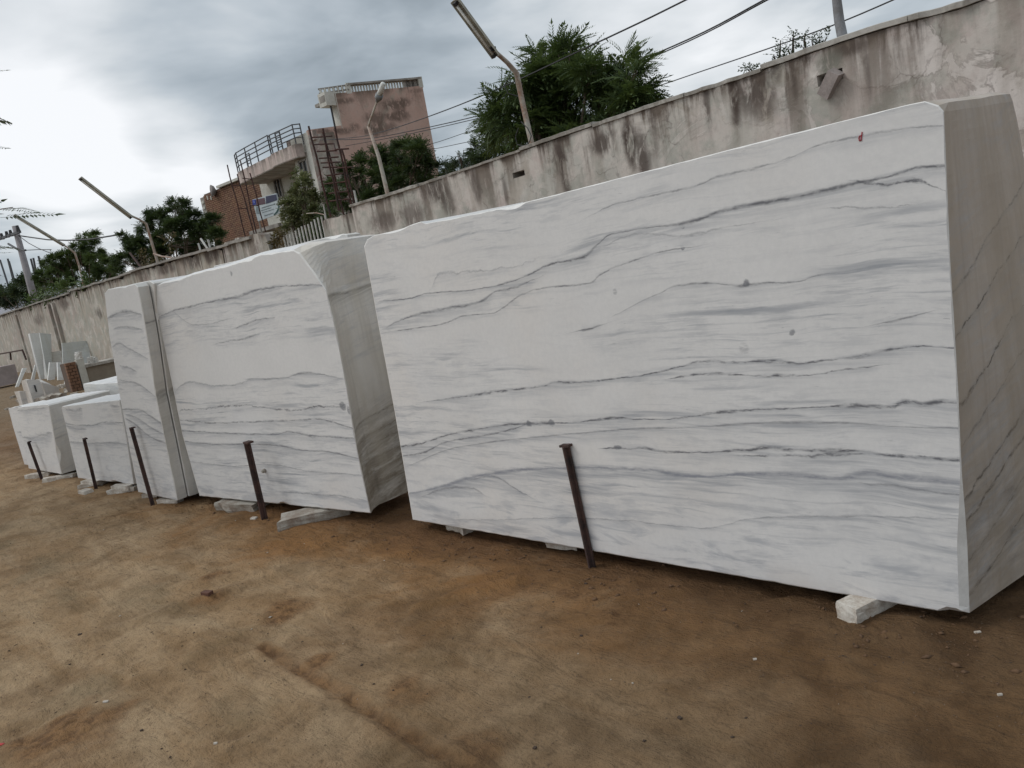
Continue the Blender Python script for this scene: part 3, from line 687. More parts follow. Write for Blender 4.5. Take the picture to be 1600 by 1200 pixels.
# --- second block with a broken upper corner
f2 = Frame((312, 775), (579, 802), .08)
W2 = 2.25; H2 = 1.9
V2 = [
 dict(w=.015, k=.6, halo=.5, brk=.35, wob=.5, pts=vpx(f2, [(250,494,.5),(283,483,.7),(325,473,.9),(375,462,1.),(408,452,1.),(450,446,.8),(500,446,.6)])),
 dict(w=.013, k=.65, halo=.4, brk=.5, wob=.5, pts=vpx(f2, [(365,513,.4),(385,506,.7),(400,501,.8),(421,497,1.2)])),
 dict(w=.013, k=.5, halo=.4, brk=.5, wob=.5, pts=vpx(f2, [(335,538,.4),(360,533,.8),(379,530,.8),(400,523,.8)])),
 dict(w=.012, k=.4, halo=.4, brk=.4, wob=.5, pts=vpx(f2, [(270,487,.4),(300,508,.5),(330,506,.5),(360,497,.5)])),
 dict(w=.011, k=.55, halo=.5, brk=.4, wob=.4, pts=vpx(f2, [(387,592,.5),(420,592,.8),(442,591,.8),(475,583,1.),(500,585,.7),(533,592,.5)])),
 dict(w=.012, k=.32, halo=.5, brk=.4, wob=.8, pts=vpx(f2, [(275,610,.5),(300,597,.7),(340,602,.6),(367,600,.7),(400,590,.4)])),
 dict(w=.014, k=.7, halo=.3, brk=.9, wob=.8, pts=vpx(f2, [(283,641,.5),(325,637,.8),(379,633,1.),(408,637,.7),(458,640,1.),(500,637,.9),(532,635,1.2)])),
 dict(w=.011, k=.6, halo=.4, brk=.7, wob=.5, pts=vpx(f2, [(283,656,.6),(325,660,.8),(367,660,.8),(429,658,.9),(492,656,.8),(558,671,.8)])),
 dict(w=.012, k=.6, halo=.5, brk=.4, wob=.4, pts=vpx(f2, [(285,673,.8),(367,677,.8),(429,679,.8),(450,675,.9),(485,681,1.4),(520,683,.8),(558,685,.9)])),
 dict(w=.013, k=.55, halo=.7, brk=.15, wob=.3, pts=vpx(f2, [(290,690,.7),(340,694,.9),(383,694,.9),(433,696,.8),(470,703,.9),(510,706,.8),(562,716,.7)])),
 dict(w=.010, k=.4, halo=.5, brk=.3, wob=.4, pts=vpx(f2, [(300,722,.4),(360,728,.6),(420,726,.5),(500,738,.6),(565,742,.5)])),
 dict(w=.012, k=.4, halo=.5, brk=.5, wob=.6, pts=vpx(f2, [(440,768,.4),(490,772,.9),(520,775,.8),(570,782,.6)])),
]
sp2 = [(*f2.uv(535, 634), .030, .032, .8), (*f2.uv(544, 640), .018, .03, .7), (*f2.uv(361, 427), .014, .02, .6), (*f2.uv(487, 681), .04, .015, .6)]
m_f2 = marble('second_block_face', W2, H2, V2, low_grey=.8, streak=.9, seed=7.0, spots=sp2)
V2s = [dict(col=(.12, .11, .10), w=.02, k=.5, halo=.6, brk=.3, wob=.6, pts=[(0, 1.47, .9), (.3, 1.48, .8), (.5, 1.5, .6)])] + \
      [dict(col=(.12, .11, .10), w=.016, k=.7, halo=.5, brk=.5, wob=1., pts=[(0, z_, .9), (.3, z_ + .05, .8), (.5, z_ + .06, .8)]) for z_ in (.62, .51, .44, .35, .27, .16)]
m_s2 = marble('second_block_end', .5, H2, V2s, side=True, seed=9., tint=(.72, .70, .66), warm=.6, streak=.8, lowdark=1.)
b2 = block('marble_block', f2, [(312,775),(579,802),(558,704),(542,608),(525,517),(510,454),(492,429),(467,396),(458,391),(408,398),(358,415),(322,423),(300,429),(279,437),(254,442),(243,447),(239,455),(258,546),(285,679)],
      .58, [m_f2, edge_m, top_m, m_s2], 'white marble block just left of the largest one, upper right corner broken off', seed=2,
      mid=[(312,775),(588,799),(568,704),(549,608),(529,517),(513,450),(508,405),(503,379),(480,379),(408,394),(358,411),(322,420),(300,426),(279,434),(254,440),(243,446),(239,455),(258,546),(285,679)],
      d_mid=.12, chip=.005, back=lambda u, v, y: (y * .12 * max(0, u) ** 8, 0), rough_side=lambda u, v, y: (.003 + .022 * max(0, .55 - v)) * min(1, y * 8))
# slab standing behind the second block
fr_ = Frame((312, 775), (579, 802), .08)
m_gen = marble('quiet_marble_face', 2., 1.9, [], streak=.5, seed=12., tint=(.74, .74, .72), warm=.3)
m_gend = marble('quiet_marble_end', 2., 1.9, [], streak=.6, seed=15., side=True, tint=(.68, .67, .64), warm=.5)
def lbox(w, h, jit=.01, z0=.06, sk=0.):
    r = random.Random(int(w * 1000 + h * 77))
    j = lambda: r.uniform(-jit, jit)
    return [(0, z0), (w, z0), (w + sk + j(), z0 + h * .5), (w + 2 * sk + j(), h - .01), (w * .97 + 2 * sk, h + j() * .5), (w * .7, h + j()), (w * .35, h + j()), (.02 + sk, h + j() * .5), (sk, h - .02), (j(), z0 + h * .5)]
class F2(Frame):
    def __init__(s, x, y, yaw=0.):
        s.o = Vector((x, y, 0)); s.yaw = yaw; s.ux = Vector((math.cos(yaw), math.sin(yaw), 0)); s.uy = Vector((-math.sin(yaw), math.cos(yaw), 0))
block('marble_slab', F2(-6.75, 3.33, .05), lbox(1.95, 1.875), .12, [m_gen, edge_m, top_m, m_gend],
      'tall pale slab standing hidden close behind the block with the broken corner', 'marble slab', px=False, seed=4)

# --- narrow upright pair
f3 = Frame((216, 769), (277, 782), .06)
W3 = 1.15; H3 = 1.9
V3 = [
 dict(w=.02, k=.5, halo=.6, brk=.3, wob=.4, pts=vpx(f3, [(168,498,.7),(185,489,1.),(202,487,.9),(219,491,.8)])),
 dict(w=.015, k=.4, halo=.5, brk=.4, wob=.5, pts=vpx(f3, [(178,514,.5),(190,511,.8),(202,511,.8),(222,515,.6)])),
 dict(w=.014, k=.35, halo=.5, brk=.3, wob=.5, pts=vpx(f3, [(176,542,.6),(186,537,.8),(200,544,.8),(230,560,.5)])),
 dict(w=.014, k=.4, halo=.5, brk=.3, wob=.5, pts=vpx(f3, [(188,571,.5),(200,574,.9),(212,580,.7)])),
 dict(w=.015, k=.4, halo=.6, brk=.3, wob=.5, pts=vpx(f3, [(190,594,.6),(215,600,.8),(227,608,.9),(245,622,.6)])),
 dict(w=.018, k=.5, halo=.7, brk=.2, wob=.4, pts=vpx(f3, [(190,640,.7),(215,640,.8),(237,652,.9),(255,664,.8)])),
 dict(w=.018, k=.5, halo=.7, brk=.2, wob=.4, pts=vpx(f3, [(198,655,.6),(212,664,.8),(232,681,.9),(262,694,.8)])),
 dict(w=.014, k=.4, halo=.7, brk=.2, wob=.4, pts=vpx(f3, [(198,648,.6),(215,654,.8),(235,668,.9),(258,680,.8)])),
]
m_f3 = marble('narrow_block_face', W3, H3, V3, low_grey=.7, streak=.7, seed=17.)
V3s = [dict(w=.09, k=.55, halo=.3, brk=.25, wob=.5, pts=[(0, .92, .9), (.05, .93, .9), (.12, .94, .9)]), dict(w=.02, k=.5, halo=.3, brk=.25, wob=.5, pts=[(0, 1.50, .9), (.05, 1.50, .9), (.12, 1.52, .9)])]
m_s3 = marble('narrow_block_end', .12, H3, V3s, side=True, seed=19., tint=(.66, .65, .62), warm=.4, streak=.3)
block('marble_slab', f3, [(216,769),(277,782),(260,698),(243,617),(233,547),(224,493),(215,449),(211,444.5),(190,448),(168,452),(163,458),(170,520),(187,618),(205,715)],
      .084, [m_f3, edge_m, top_m, m_s3], 'front slab of the tall narrow pair, wavy grey veins, between the low block and the broken corner block', 'marble slab', seed=5, chip=.004)
block('marble_slab', f3, [(216,769),(277,782),(260,698),(243,617),(233,547),(224,493),(220,446),(213,441.5),(190,446),(168,452),(163,458),(170,520),(187,618),(205,715)],
      .5, [m_gen, edge_m, top_m, m_s3], 'rear slab of the tall narrow pair, seen only as a strip past the dark gap', 'marble slab', seed=6, chip=.005, loc_depth=.096, rough_side=lambda u, v, y: .005)

# --- low blocks at the far end of the row
f4 = Frame((122, 747), (209, 757), .06)
V4 = [dict(w=.014, k=.5, halo=.6, brk=.3, wob=.5, pts=vpx(f4, [(98,659,.5),(115,664,.9),(140,665,.6),(165,659,.7),(192,660,.7)])),
      dict(w=.012, k=.5, halo=.6, brk=.4, wob=.5, pts=vpx(f4, [(104,665,.6),(120,669,.9),(134,671,.5)])),
      dict(w=.016, k=.35, halo=.7, brk=.2, wob=.5, pts=vpx(f4, [(110,690,.6),(140,693,.7),(170,692,.7),(198,694,.7)])),
      dict(w=.03, k=.35, halo=.5, brk=.6, wob=1., pts=vpx(f4, [(103,639,.5),(118,642,1.),(128,639,.4)])),
      dict(w=.02, k=.3, halo=.5, brk=.6, wob=1., pts=vpx(f4, [(172,632,.4),(180,634,1.),(186,634,.4)]))]
m_f4 = marble('low_block_face', 1.5, 1., V4, low_grey=.5, streak=.35, seed=23.)
block('marble_block', f4, [(122,747),(209,757),(198,690),(186,626),(184,625),(140,630),(97,635),(96,638),(104,670),(113,710)], .45, [m_f4, edge_m, top_m, m_gend],
      'low white block standing directly left of the tall narrow pair of slabs', seed=7)
f5 = Frame((45, 732), (96, 741), .06)
V5 = [dict(w=.03, k=.3, halo=.7, brk=.3, wob=.8, pts=vpx(f5, [(35,684,.5),(50,684,.8),(65,680,1.),(80,677,.6)])), dict(w=.016, k=.35, halo=.5, brk=.2, wob=.4, pts=vpx(f5, [(27,641,.8),(45,640,.8),(73,637,.5)]))]
m_f5 = marble('far_block_face', 1.5, 1., V5, low_grey=.2, streak=.25, seed=27.)
block('marble_block', f5, [(45,732),(96,741),(86,690),(76,634),(74,632),(50,634),(28,636.5),(27,640),(34,680)], .62, [m_f5, edge_m, top_m, m_gend],
      'far left low white block, its bright top and right end both showing', seed=8)
block('marble_slab', F2(-11.22, 2.52, .03), [(0, .02), (.85, .02), (.85, .76), (.5, .78), (.0, .74), (-.02, .5)], .25, [m_f5, edge_m, top_m, m_gend],
      'leftmost short slab peeping out behind the far left low block', 'marble slab', px=False, seed=9)
block('marble_block', F2(-10.2, 3.10, .04), lbox(1.35, .90, .012), .55, [m_gen, edge_m, top_m, m_gend],
      'low block in the second row behind the two low blocks, only its top showing', 'marble block', px=False, seed=10)
block('marble_block', F2(-8.80, 3.02, .05), lbox(1.55, .90, .012), .45, [m_gen, edge_m, top_m, m_gend],
      'low block hidden behind the low block beside the narrow pair, bright top edge showing', 'marble block', px=False, seed=11)


# ================================================================== STAKES
def stake(px0, py0, px1, py1, w, label, yf=None, lean_y=.13, off=.10, fr=None, z_in=-.02):
    """steel rail driven into the earth, leaning a little out from the block"""
    b = atZ(px0, py0, 0.0)
    if yf: b = atY(px0, py0, yf)
    t = atP(px1, py1, (b.x, b.y, 0) , (0, 1, 0))
    if yf:
        d0 = (t - b).normalized(); b = b - d0 * (b.z / d0.z)
    r = empty('steel_stake', b, label, 'stake', 'steel stakes standing in front of the blocks')
    mb = MB(); d = (t - b).normalized(); a = b - d * .12
    mb.bar(a, t, w, w * .28, up=(0, 1, 0)); sy = Vector((0, 1, 0)).cross(d).normalized(); n_ = d.cross(sy).normalized()
    mb.bar(a - n_ * w * .45, t - n_ * w * .45, w * .26, w * .75, up=(0, 1, 0))
    mb.build('shaft', M['rust'], r)
    h = MB(); h.box(t + d * .004, (w * 1.65, w * 1.2, w * .32), R=Matrix((sy, n_, d)).transposed()); h.build('cap', M['rust'], r)
    return r
stake(925, 880, 885, 697, .034, 'thick rusty steel stake leaning before the largest block')
stake(413, 799, 388, 692, .040, 'rusty steel stake in front of the broken corner block, above two flat stones', yf=2.50)
stake(237, 777, 207, 669, .030, 'thin dark stake before the tall narrow pair of slabs', yf=2.35)
stake(150, 757, 133, 686, .028, 'thin dark stake before the low block beside the narrow pair', yf=2.38)
stake(66, 746, 46, 691, .030, 'farthest thin dark stake, before the far left low block', yf=2.35)
# small knob of cement on the face beside the second stake
mb = MB(); p = f2.w(*f2.uv(414, 735), -.008)
for a_ in range(1): mb.tube([p + f2.uy * .02, p - f2.uy * .012, p - f2.uy * .02], [.016, .014, .006], 8)
kb = mb.build('cement_knob', M['chipdirty'], None, p); kb.parent = b2; kb.matrix_basis = (Matrix.Translation(b2.location) @ b2.rotation_euler.to_matrix().to_4x4()).inverted() @ Matrix.Translation(p)


# ================================================================== SPACER STONES UNDER THE BLOCKS
def stone(name, base, dims, yaw, mt, label, cat='stone', seed=1, tiltx=0., group=None, rough=.16, shape=None):
    """dims length(local x) width(local y) height; irregular split stone"""
    bm = bmesh.new(); bmesh.ops.create_cube(bm, size=1.)
    bmesh.ops.subdivide_edges(bm, edges=bm.edges, cuts=5, use_grid_fill=True)
    L, Wd, Hh = dims
    for v in bm.verts:
        x, y, z = v.co
        if shape: x, y, z = shape(x, y, z)
        p = Vector((x * L, y * Wd, z * Hh)); q = Vector((nz(p, 9, seed), nz(p, 9, seed + 4), nz(p, 12, seed + 8)))
        q2 = Vector((nz(p, 34, seed), nz(p, 34, seed + 4), nz(p, 34, seed + 8)))
        kz = .35 if z > .45 else 1.
        v.co = p + Vector((q.x * L * rough * .7, q.y * Wd * rough, q.z * Hh * rough * kz)) + q2 * Hh * .12 * kz
    me = bpy.data.meshes.new(name); bm.to_mesh(me); bm.free()
    o = link(name, me, mt); o.location = (base[0], base[1], base[2] + Hh / 2); o.rotation_euler = (tiltx, 0, yaw)
    return tag(o, label, cat, group)
GS = 'stones wedged under the blocks'
def pst(px, py): q = atZ(px, py); return (q.x, q.y, -.01)
q = atZ(1345, 972); stone('spacer_stone', (q.x + .01, q.y + .13, -.015), (.31, .092, .08), math.radians(70), M['chip'], 'squared marble offcut jutting from under the right end of the largest block', seed=2, group=GS, rough=.08)
q = atZ(862, 860); stone('spacer_stone', (q.x + .02, q.y + .05, -.01), (.17, .06, .055), math.radians(35), M['chip'], 'pale pointed splinter under the middle of the largest block, left of its stake', seed=5, group=GS, shape=lambda x, y, z: (x, y * (.35 + 1.2 * (x + .5)), z * (.5 + (x + .5) * .5)))
q = atZ(712, 829); stone('spacer_stone', (q.x, q.y + .05, -.01), (.2, .10, .05), math.radians(-10), M['chip'], 'thin pale sliver under the left end of the largest block', seed=6, group=GS)
q = atZ(452, 822); stone('spacer_stone', (q.x + .07, q.y + .17, -.012), (.46, .20, .08), math.radians(62), M['chipdirty'], 'long flat stone under the right part of the broken corner block', seed=8, group=GS, rough=.14)
q = atZ(362, 798); stone('spacer_stone', (q.x + .02, q.y + .12, -.012), (.46, .30, .075), math.radians(25), M['chipdirty'], 'broad flat stone under the left part of the broken corner block', seed=9, group=GS, rough=.2,
      shape=lambda x, y, z: (x, y * (.55 + .7 * (x + .5)), z))
for i, (px, py, L, yw, lb) in enumerate([
        (228, 779, .2, 30, 'small pale stone under the left corner of the narrow pair, by its stake'),
        (252, 789, .24, 25, 'long pale sliver in front of the right corner of the narrow pair'),
        (132, 763, .26, 40, 'pale stone pile under the left end of the low block beside the narrow pair'),
        (180, 772, .28, 35, 'pale stone pile under the right end of the low block beside the narrow pair'),
        (50, 747, .3, 35, 'pale stone under the left end of the far left low block'),
        (81, 752, .38, 40, 'long pale stone under the right end of the far left low block')]):
    q = atZ(px, py); stone('spacer_stone', (q.x + .02, q.y + .07, -.01), (L, .08, .05), math.radians(yw), M['chip'], lb, seed=12 + i, group=GS, rough=.2)
for i, (px, py, L, yw, lb) in enumerate([(140, 757, .26, 10, 'upper pale stone of the pile nearest the far stakes'), (186, 765, .24, 15, 'upper pale stone beside the foot of the narrow pair'), (128, 768, .15, 5, 'small loose splinter lying left of the pale stone pile')]):
    q = atZ(px, py, .03); stone('loose_stone', (q.x, q.y + .03, .02 if i < 2 else -.01), (L, .08, .045), math.radians(yw), M['chip'], lb, seed=22 + i, rough=.2)
for i, (px, py, s, lb) in enumerate([(398, 812, .05, 'tiny white fragment on the earth between the two flat stones'), (325, 935, .06, 'reddish clod of earth lying alone in the open yard')]):
    q = atZ(px, py); stone('fragment' if i == 0 else 'clod', (q.x, q.y, gz_at(q.x, q.y) - .006), (s, s * .6, .018), .3, M['chip'] if i == 0 else simple('red_clod', (.13, .06, .04), .9, 0, scale=20), lb, 'fragment' if i == 0 else 'clod', seed=30 + i)


# ================================================================== BOUNDARY WALL
WA = Vector((-1.6, 6.65, 0)); WN = Vector((.094, 1, 0))
def wy(x): return WA.y - .094 * (x - WA.x)
def onw(px, py): return atP(px, py, WA, WN)
def profile(lst):
    q = sorted([(onw(*p).x, onw(*p).z) for p in lst]); return [a for a, b in q], [b for a, b in q]
def wall_mesh(xs_, tops, x0, x1, thick=.23, step=.14, holes=(), amp=.006, jag=.0, ragged=0):
    """holes: (xa,xb,za,zb,depth)"""
    top = lambda x: float(np.interp(x, xs_, tops)) - .045
    n = max(2, int(abs(x1 - x0) / step)); X = [x0 + (x1 - x0) * i / n for i in range(n + 1)]
    R = [i / 18 for i in range(19)]
    for (xa, xb, za, zb, dp) in holes:
        X += [xa, xb]; t = top((xa + xb) / 2); R += [za / t, zb / t]
    X = sorted(set(X)); R = sorted(set(R)); mb = MB(); nr = len(R)
    tp = {x: top(x) + jag * nz((x, 0, 0), 3.2, 5) + jag * .7 * nz((x, 0, 0), 9, 6) for x in X}
    inh = lambda x, r: any(xa - 1e-6 <= x <= xb + 1e-6 and za / top((xa + xb) / 2) - 1e-6 <= r <= zb / top((xa + xb) / 2) + 1e-6 for (xa, xb, za, zb, dp) in holes)
    fv = []
    for x in X:
        for r in R:
            z = r * tp[x]; dy = 0 if (inh(x, r)) else amp * (nz((x, 0, z), 1.2, 2) * 2 + nz((x, 0, z), 5, 3))
            fv.append((x, wy(x) + dy, z))
    bv = [(x, wy(x) + thick, r * tp[x]) for x in X for r in R]
    ff = []; bf = []
    for i in range(len(X) - 1):
        for j in range(nr - 1):
            xm = (X[i] + X[i + 1]) / 2; rm = (R[j] + R[j + 1]) / 2; a = i * nr + j
            if not inh(xm, rm): ff.append((a, a + nr, a + nr + 1, a + 1))
            bf.append((a, a + 1, a + nr + 1, a + nr))
    N = len(fv); fs = ff + [tuple(N + k for k in f) for f in bf]
    for i in range(len(X) - 1):
        a = i * nr; t = a + nr - 1
        fs += [(t, t + nr, N + t + nr, N + t), (a, N + a, N + a + nr, a + nr)]
    e = (len(X) - 1) * nr
    for j in range(nr - 1): fs += [(j, j + 1, N + j + 1, N + j), (e + j, N + e + j, N + e + j + 1, e + j + 1)]
    mb.add(fv + bv, fs)
    for (xa, xb, za, zb, dp) in holes:     # recess walls
        y0a, y0b = wy(xa), wy(xb); t = top((xa + xb) / 2)
        c = [(xa, y0a, za * tp[xa] / t), (xb, y0b, za * tp[xb] / t), (xb, y0b, zb * tp[xb] / t), (xa, y0a, zb * tp[xa] / t)]
        c = [(p[0], p[1], (za if k < 2 else zb) / t * tp[p[0]]) for k, p in enumerate(c)]
        d = [(p[0], p[1] + dp, p[2]) for p in c]
        mb.add(c + d, [(0, 1, 5, 4), (1, 2, 6, 5), (2, 3, 7, 6), (3, 0, 4, 7), (4, 5, 6, 7)])
    return mb, tp, X
def add_blots(g, col, blots, stain):
    """individual stains: (x, z, rx, rz, k)"""
    o = g.obj(); X, Y, Z = g.sep(o)
    n = g.noise(o, 1., 7, .66, .5, sc3=(9, 9, 3.2)); n2 = g.noise(o, 3., 5, .6, .4, off=(5, 5, 5))
    for (x, z, rx, rz, k) in blots:
        dx = g.math('DIVIDE', g.math('SUBTRACT', X, x), rx); dz = g.math('DIVIDE', g.math('SUBTRACT', Z, z), rz)
        r = g.math('SQRT', g.math('ADD', g.math('MULTIPLY', dx, dx), g.math('MULTIPLY', dz, dz)))
        r = g.math('ADD', r, g.math('MULTIPLY', g.math('SUBTRACT', n2, .5), 1.4))
        mk = g.math('MULTIPLY', g.mr(r, .35, 1.15, 1, 0), g.mr(n, .34, .50))
        col = g.mix(g.math('MULTIPLY', mk, k), col, stain)
    return col
def with_blots(m_, blots, stain=(.075, .055, .045)):
    """insert stains between the finished colour and the shader"""
    t = m_.node_tree; b = [n for n in t.nodes if n.type == 'BSDF_PRINCIPLED'][0]
    src = b.inputs['Base Color'].links[0].from_socket
    g = NT.__new__(NT); g.t = t; g.n = t.nodes; g.l = t.links
    c = add_blots(g, src, blots, stain); t.links.new(c, b.inputs['Base Color']); return m_

xa_, ta_ = profile([(1600,-34),(1500,4),(1450,17),(1380,36),(1312,58),(1240,84),(1160,112),(1090,135),(1020,158),(905,198),(820,228),(740,256),(645,288),(600,303),(548,319)])
xs_a = xa_[::1]
h1 = onw(802, 279), onw(819, 265); h2 = onw(1278, 135), onw(1316, 106)
wallA = empty('boundary_wall', (-5, wy(-5), 0), 'long stained lime plastered boundary wall behind the marble blocks, up to the white gate', 'wall')
mwall = plaster('old_wall_plaster', seed=1., topz=2.72, peel=.95)
bl = []
for px, py, rx, rz, k in ((985,225,.06,.20,.95),(1005,245,.07,.22,.8),(940,222,.14,.13,.8),(875,245,.08,.18,.85),(885,285,.05,.25,.7),(1148,155,.05,.26,.95),(1175,140,.14,.16,.7),(1180,165,.16,.14,.5),(1105,165,.03,.2,.7),
                          (680,300,.2,.14,.8),(700,315,.1,.18,.6),(745,290,.08,.2,.6),(790,300,.04,.2,.6),(640,335,.25,.14,.6),(600,345,.3,.12,.6),(1330,75,.12,.05,.6),(1355,110,.02,.2,.4),(1213,110,.04,.12,.6),(1240,120,.03,.2,.6),(1020,200,.04,.3,.4)):
    q = onw(px, py); bl.append((q.x, q.z, rx * 1.55, rz * 1.4, min(1, k * 1.1)))
with_blots(mwall, bl)
q = onw(1295, 100); with_blots(mwall, [(q.x, q.z, .14, .12, .8)], (.16, .16, .13))
x_end = onw(548, 319).x
mb, tpA, XA = wall_mesh(xa_, ta_, x_end, 3.2, holes=[(h1[0].x, h1[1].x, h1[0].z, h1[1].z, .215), (h2[0].x, h2[1].x, h2[0].z, h2[1].z, .20)])
mb.build('masonry', mwall, wallA)
# thin cement coping laid in lengths, each a little out of line
rng = random.Random(3); x = x_end; i = 0
while x < 3.1:
    L = rng.uniform(.5, 1.5); xb = min(3.2, x + L); mb = MB(); n = 12
    dz = rng.uniform(-.010, .010); dy = rng.uniform(-.015, .012); th = rng.uniform(.028, .048)
    V = []
    for k in range(n + 1):
        xx = x + .004 + (xb - x - .008) * k / n; z = float(np.interp(xx, xa_, ta_)) - .045 + dz + .003 * nz((xx, 0, 0), 7) + .005 * nz((xx, 5, 0), 19); y = wy(xx) + dy
        e1 = .026 + .035 * nz((xx, 1, 0), 6) + .02 * nz((xx, 1, 0), 19)
        V += [(xx, y - e1, z), (xx, y - e1 - .004, z + th * .8), (xx, y - e1 + .03, z + th), (xx, y + .25, z + th), (xx, y + .26, z)]
    F = []
    for k in range(n):
        for j in range(5): a = k * 5 + j; b = k * 5 + (j + 1) % 5; F.append((a, b, b + 5, a + 5))
    F += [(4, 3, 2, 1, 0), tuple(n * 5 + j for j in range(5))]
    mb.add(V, F); mb.build('coping_slab', M['coping'], wallA); x = xb; i += 1
# a loose block wedged diagonally in the right-hand hole
c = onw(1300, 131) + Vector((0, -.03, 0))
mb = MB(); mb.box((0, 0, 0), (.10, .10, .20)); 
bm_v = [(v[0] + .01 * nz(v, 20), v[1], v[2] + .012 * nz(v, 14, 2)) for v in mb.v]; mb.v = bm_v
R_ = Matrix.Rotation(math.radians(40), 3, 'Y') @ Matrix.Rotation(math.radians(14), 3, 'X')
mb.v = [tuple(R_ @ Vector(v) + c) for v in mb.v]
tag(mb.build('loose_brick', simple('pale_cement_block', (.40, .35, .33), .9, 0, col2=(.27, .235, .22), scale=14, bump=.6), None, c), 'pale cement block stuck diagonally in the hole in the boundary wall', 'brick')

# lower end piece of the wall beside the gate
xe, te = profile([(548, 327), (540, 330), (520, 336), (502, 341)])
wallB = empty('wall_pier', (onw(525, 335).x, wy(onw(525, 335).x), 0), 'short lower length of plastered wall between the coping and the white gate', 'wall')
mb, _, _ = wall_mesh(xe, te, onw(502, 341).x, x_end - .006, step=.1, jag=.03)
mpier = with_blots(plaster('pier_plaster', seed=4., topz=2.6, k=.7), [(onw(545, 350).x, 2.4, .05, .35, .8)]); mb.build('masonry', mpier, wallB)

# lumpy low pier on the other side of the gate, starter bars standing in it
xc, tc = profile([(418, 372), (414, 364), (400, 362), (385, 366), (370, 366), (352, 374), (347, 384)])
wallC = empty('wall_pier', (onw(385, 370).x, wy(onw(385, 370).x), 0), 'rounded grey cement pier left of the white gate, thin rusty bars standing in it', 'wall')
mb, _, _ = wall_mesh(xc, tc, onw(347, 384).x + .01, onw(418, 372).x, step=.1, thick=.35, jag=.04, amp=.02)
mb.build('masonry', with_blots(plaster('far_pier_plaster', base=(.38, .34, .31), pink=(.40, .345, .32), seed=6., topz=2.7, k=1.), [(onw(352, 395).x, 2.5, .06, .4, .9)]), wallC)
# old wall continuing to the left
xd, td = profile([(345, 386), (330, 389), (300, 397), (270, 405), (240, 414), (217, 420), (190, 431), (160, 440), (128, 450), (112, 453), (108, 458), (90, 464), (62, 472), (45, 478), (20, 486), (0, 493), (-40, 507)])
xd = [-70.] + xd; td = [td[0]] + td
wallD = empty('boundary_wall', (-22, wy(-22), 0), 'older blackened boundary wall at far left, behind the low blocks and leaning slabs', 'wall')
mb, _, _ = wall_mesh(xd, td, -70, onw(345, 386).x, step=.25, jag=.10, amp=.012)
mD = with_blots(plaster('old_far_plaster', base=(.44, .40, .335), pink=(.42, .355, .315), seed=9., topz=2.8, k=1.25), [(onw(px, py).x, onw(px, py).z, rx, rz, k) for px, py, rx, rz, k in ((330,400,.6,.2,.9),(300,408,.7,.2,.8),(260,420,.8,.15,.8),(155,490,.5,.2,.7),(100,475,.9,.25,.7),(60,500,1.2,.3,.55),(225,432,.5,.2,.6))])
mb.build('masonry', mD, wallD)
for px, w_ in ((84, .25), (26, .8), (92, .14)):
    q = onw(px, 500); mb = MB(); mb.box((q.x, wy(q.x) - .06, 1.30), (w_, .10, 2.6)); mb.build('pilaster', mD, wallD)
mb = MB()
for k in range(60):
    xx = -45 + k * .52; z = float(np.interp(xx, xd, td)); mb.box((xx, wy(xx) + .10, z + .0 + .02 * nz((xx, 0, 0), 2)), (.53, .34, .05), R=Matrix.Rotation(.02 * nz((xx, 3, 0), 3), 3, 'Y'))
mb.build('coping', M['concrete'], wallD)

# ---------------------------------------------------------------- gate
gate = empty('gate', (onw(466, 350).x, wy(onw(466, 350).x) + .1, 0), 'chalky white gate of upright steel bars between two wall piers', 'gate')
gx0 = onw(421, 372).x; gx1 = onw(501, 340).x - .02; nb = 17
for k in range(nb):
    t = k / (nb - 1); xx = gx0 + (gx1 - gx0) * t; zt = 2.44 + .22 * t ** .8 + .012 * math.sin(k * 5.)
    mb = MB(); mb.bar((xx, wy(xx) + .10, .12), (xx, wy(xx) + .10, zt), .024, .02, up=(0, 1, 0)); mb.build('bar', M['gatepaint'], gate)
for z in (.22, 1.2, 2.18):
    mb = MB(); mb.bar((gx0, wy(gx0) + .125, z), (gx1, wy(gx1) + .125, z), .05, .03); mb.build('rail', M['gatepaint'], gate)

# ---------------------------------------------------------------- starter bars
def cage(label, rods, ties, r=.012):
    q0 = rods[0][1]; root = empty('rebar_column', onw(*q0), label, 'rebar')
    for (a, b) in rods:
        A = onw(*a); B = onw(*b); mb = MB(); dy = .09 + .12 * ((rods.index((a, b)) % 2)); n = 6
        P = [A.lerp(B, k / n) + Vector((.012 * math.sin(k * 1.7 + a[0]), dy, 0)) for k in range(n + 1)]
        P[-1].z -= .1; mb.tube(P, r, 6); mb.build('rod', M['rebar'], root)
    for tpts in ties:
        mb = MB(); P = [onw(*p) + Vector((0, .09 if i % 2 == 0 else .2, 0)) for i, p in enumerate(tpts)]; mb.tube(P, r * .8, 5); mb.build('stirrup', M['rebar'], root)
    return root
cage('rusty bars and stirrups rising from the wall end right of the gate',
     [((475,197),(507,330)), ((487,201),(519,332)), ((497,207),(521,320)), ((506,200),(531,318)), ((527,234),(545,316))],
     [[(481,215),(502,213)], [(484,226),(505,225),(517,236)], [(488,237),(509,236)], [(491,248),(512,246)], [(500,288),(524,285)], [(506,303),(528,300)], [(494,255),(515,254)], [(508,315),(531,312)], [(516,234),(528,233)], [(520,263),(535,262)], [(503,275),(520,272)], [(497,262),(514,262)]], .016)
cage('pair of thin tall rusty bars in the grey pier, the left pair', [((348,258),(377,370)), ((355,273),(383,370))], [[(357,290),(361,291)], [(366,326),(371,327)]], .012)
cage('pair of thin tall rusty bars in the grey pier, the right pair', [((369,251),(394,368)), ((375,271),(400,367))], [[(372,279),(378,281)], [(385,322),(389,323)]], .012)

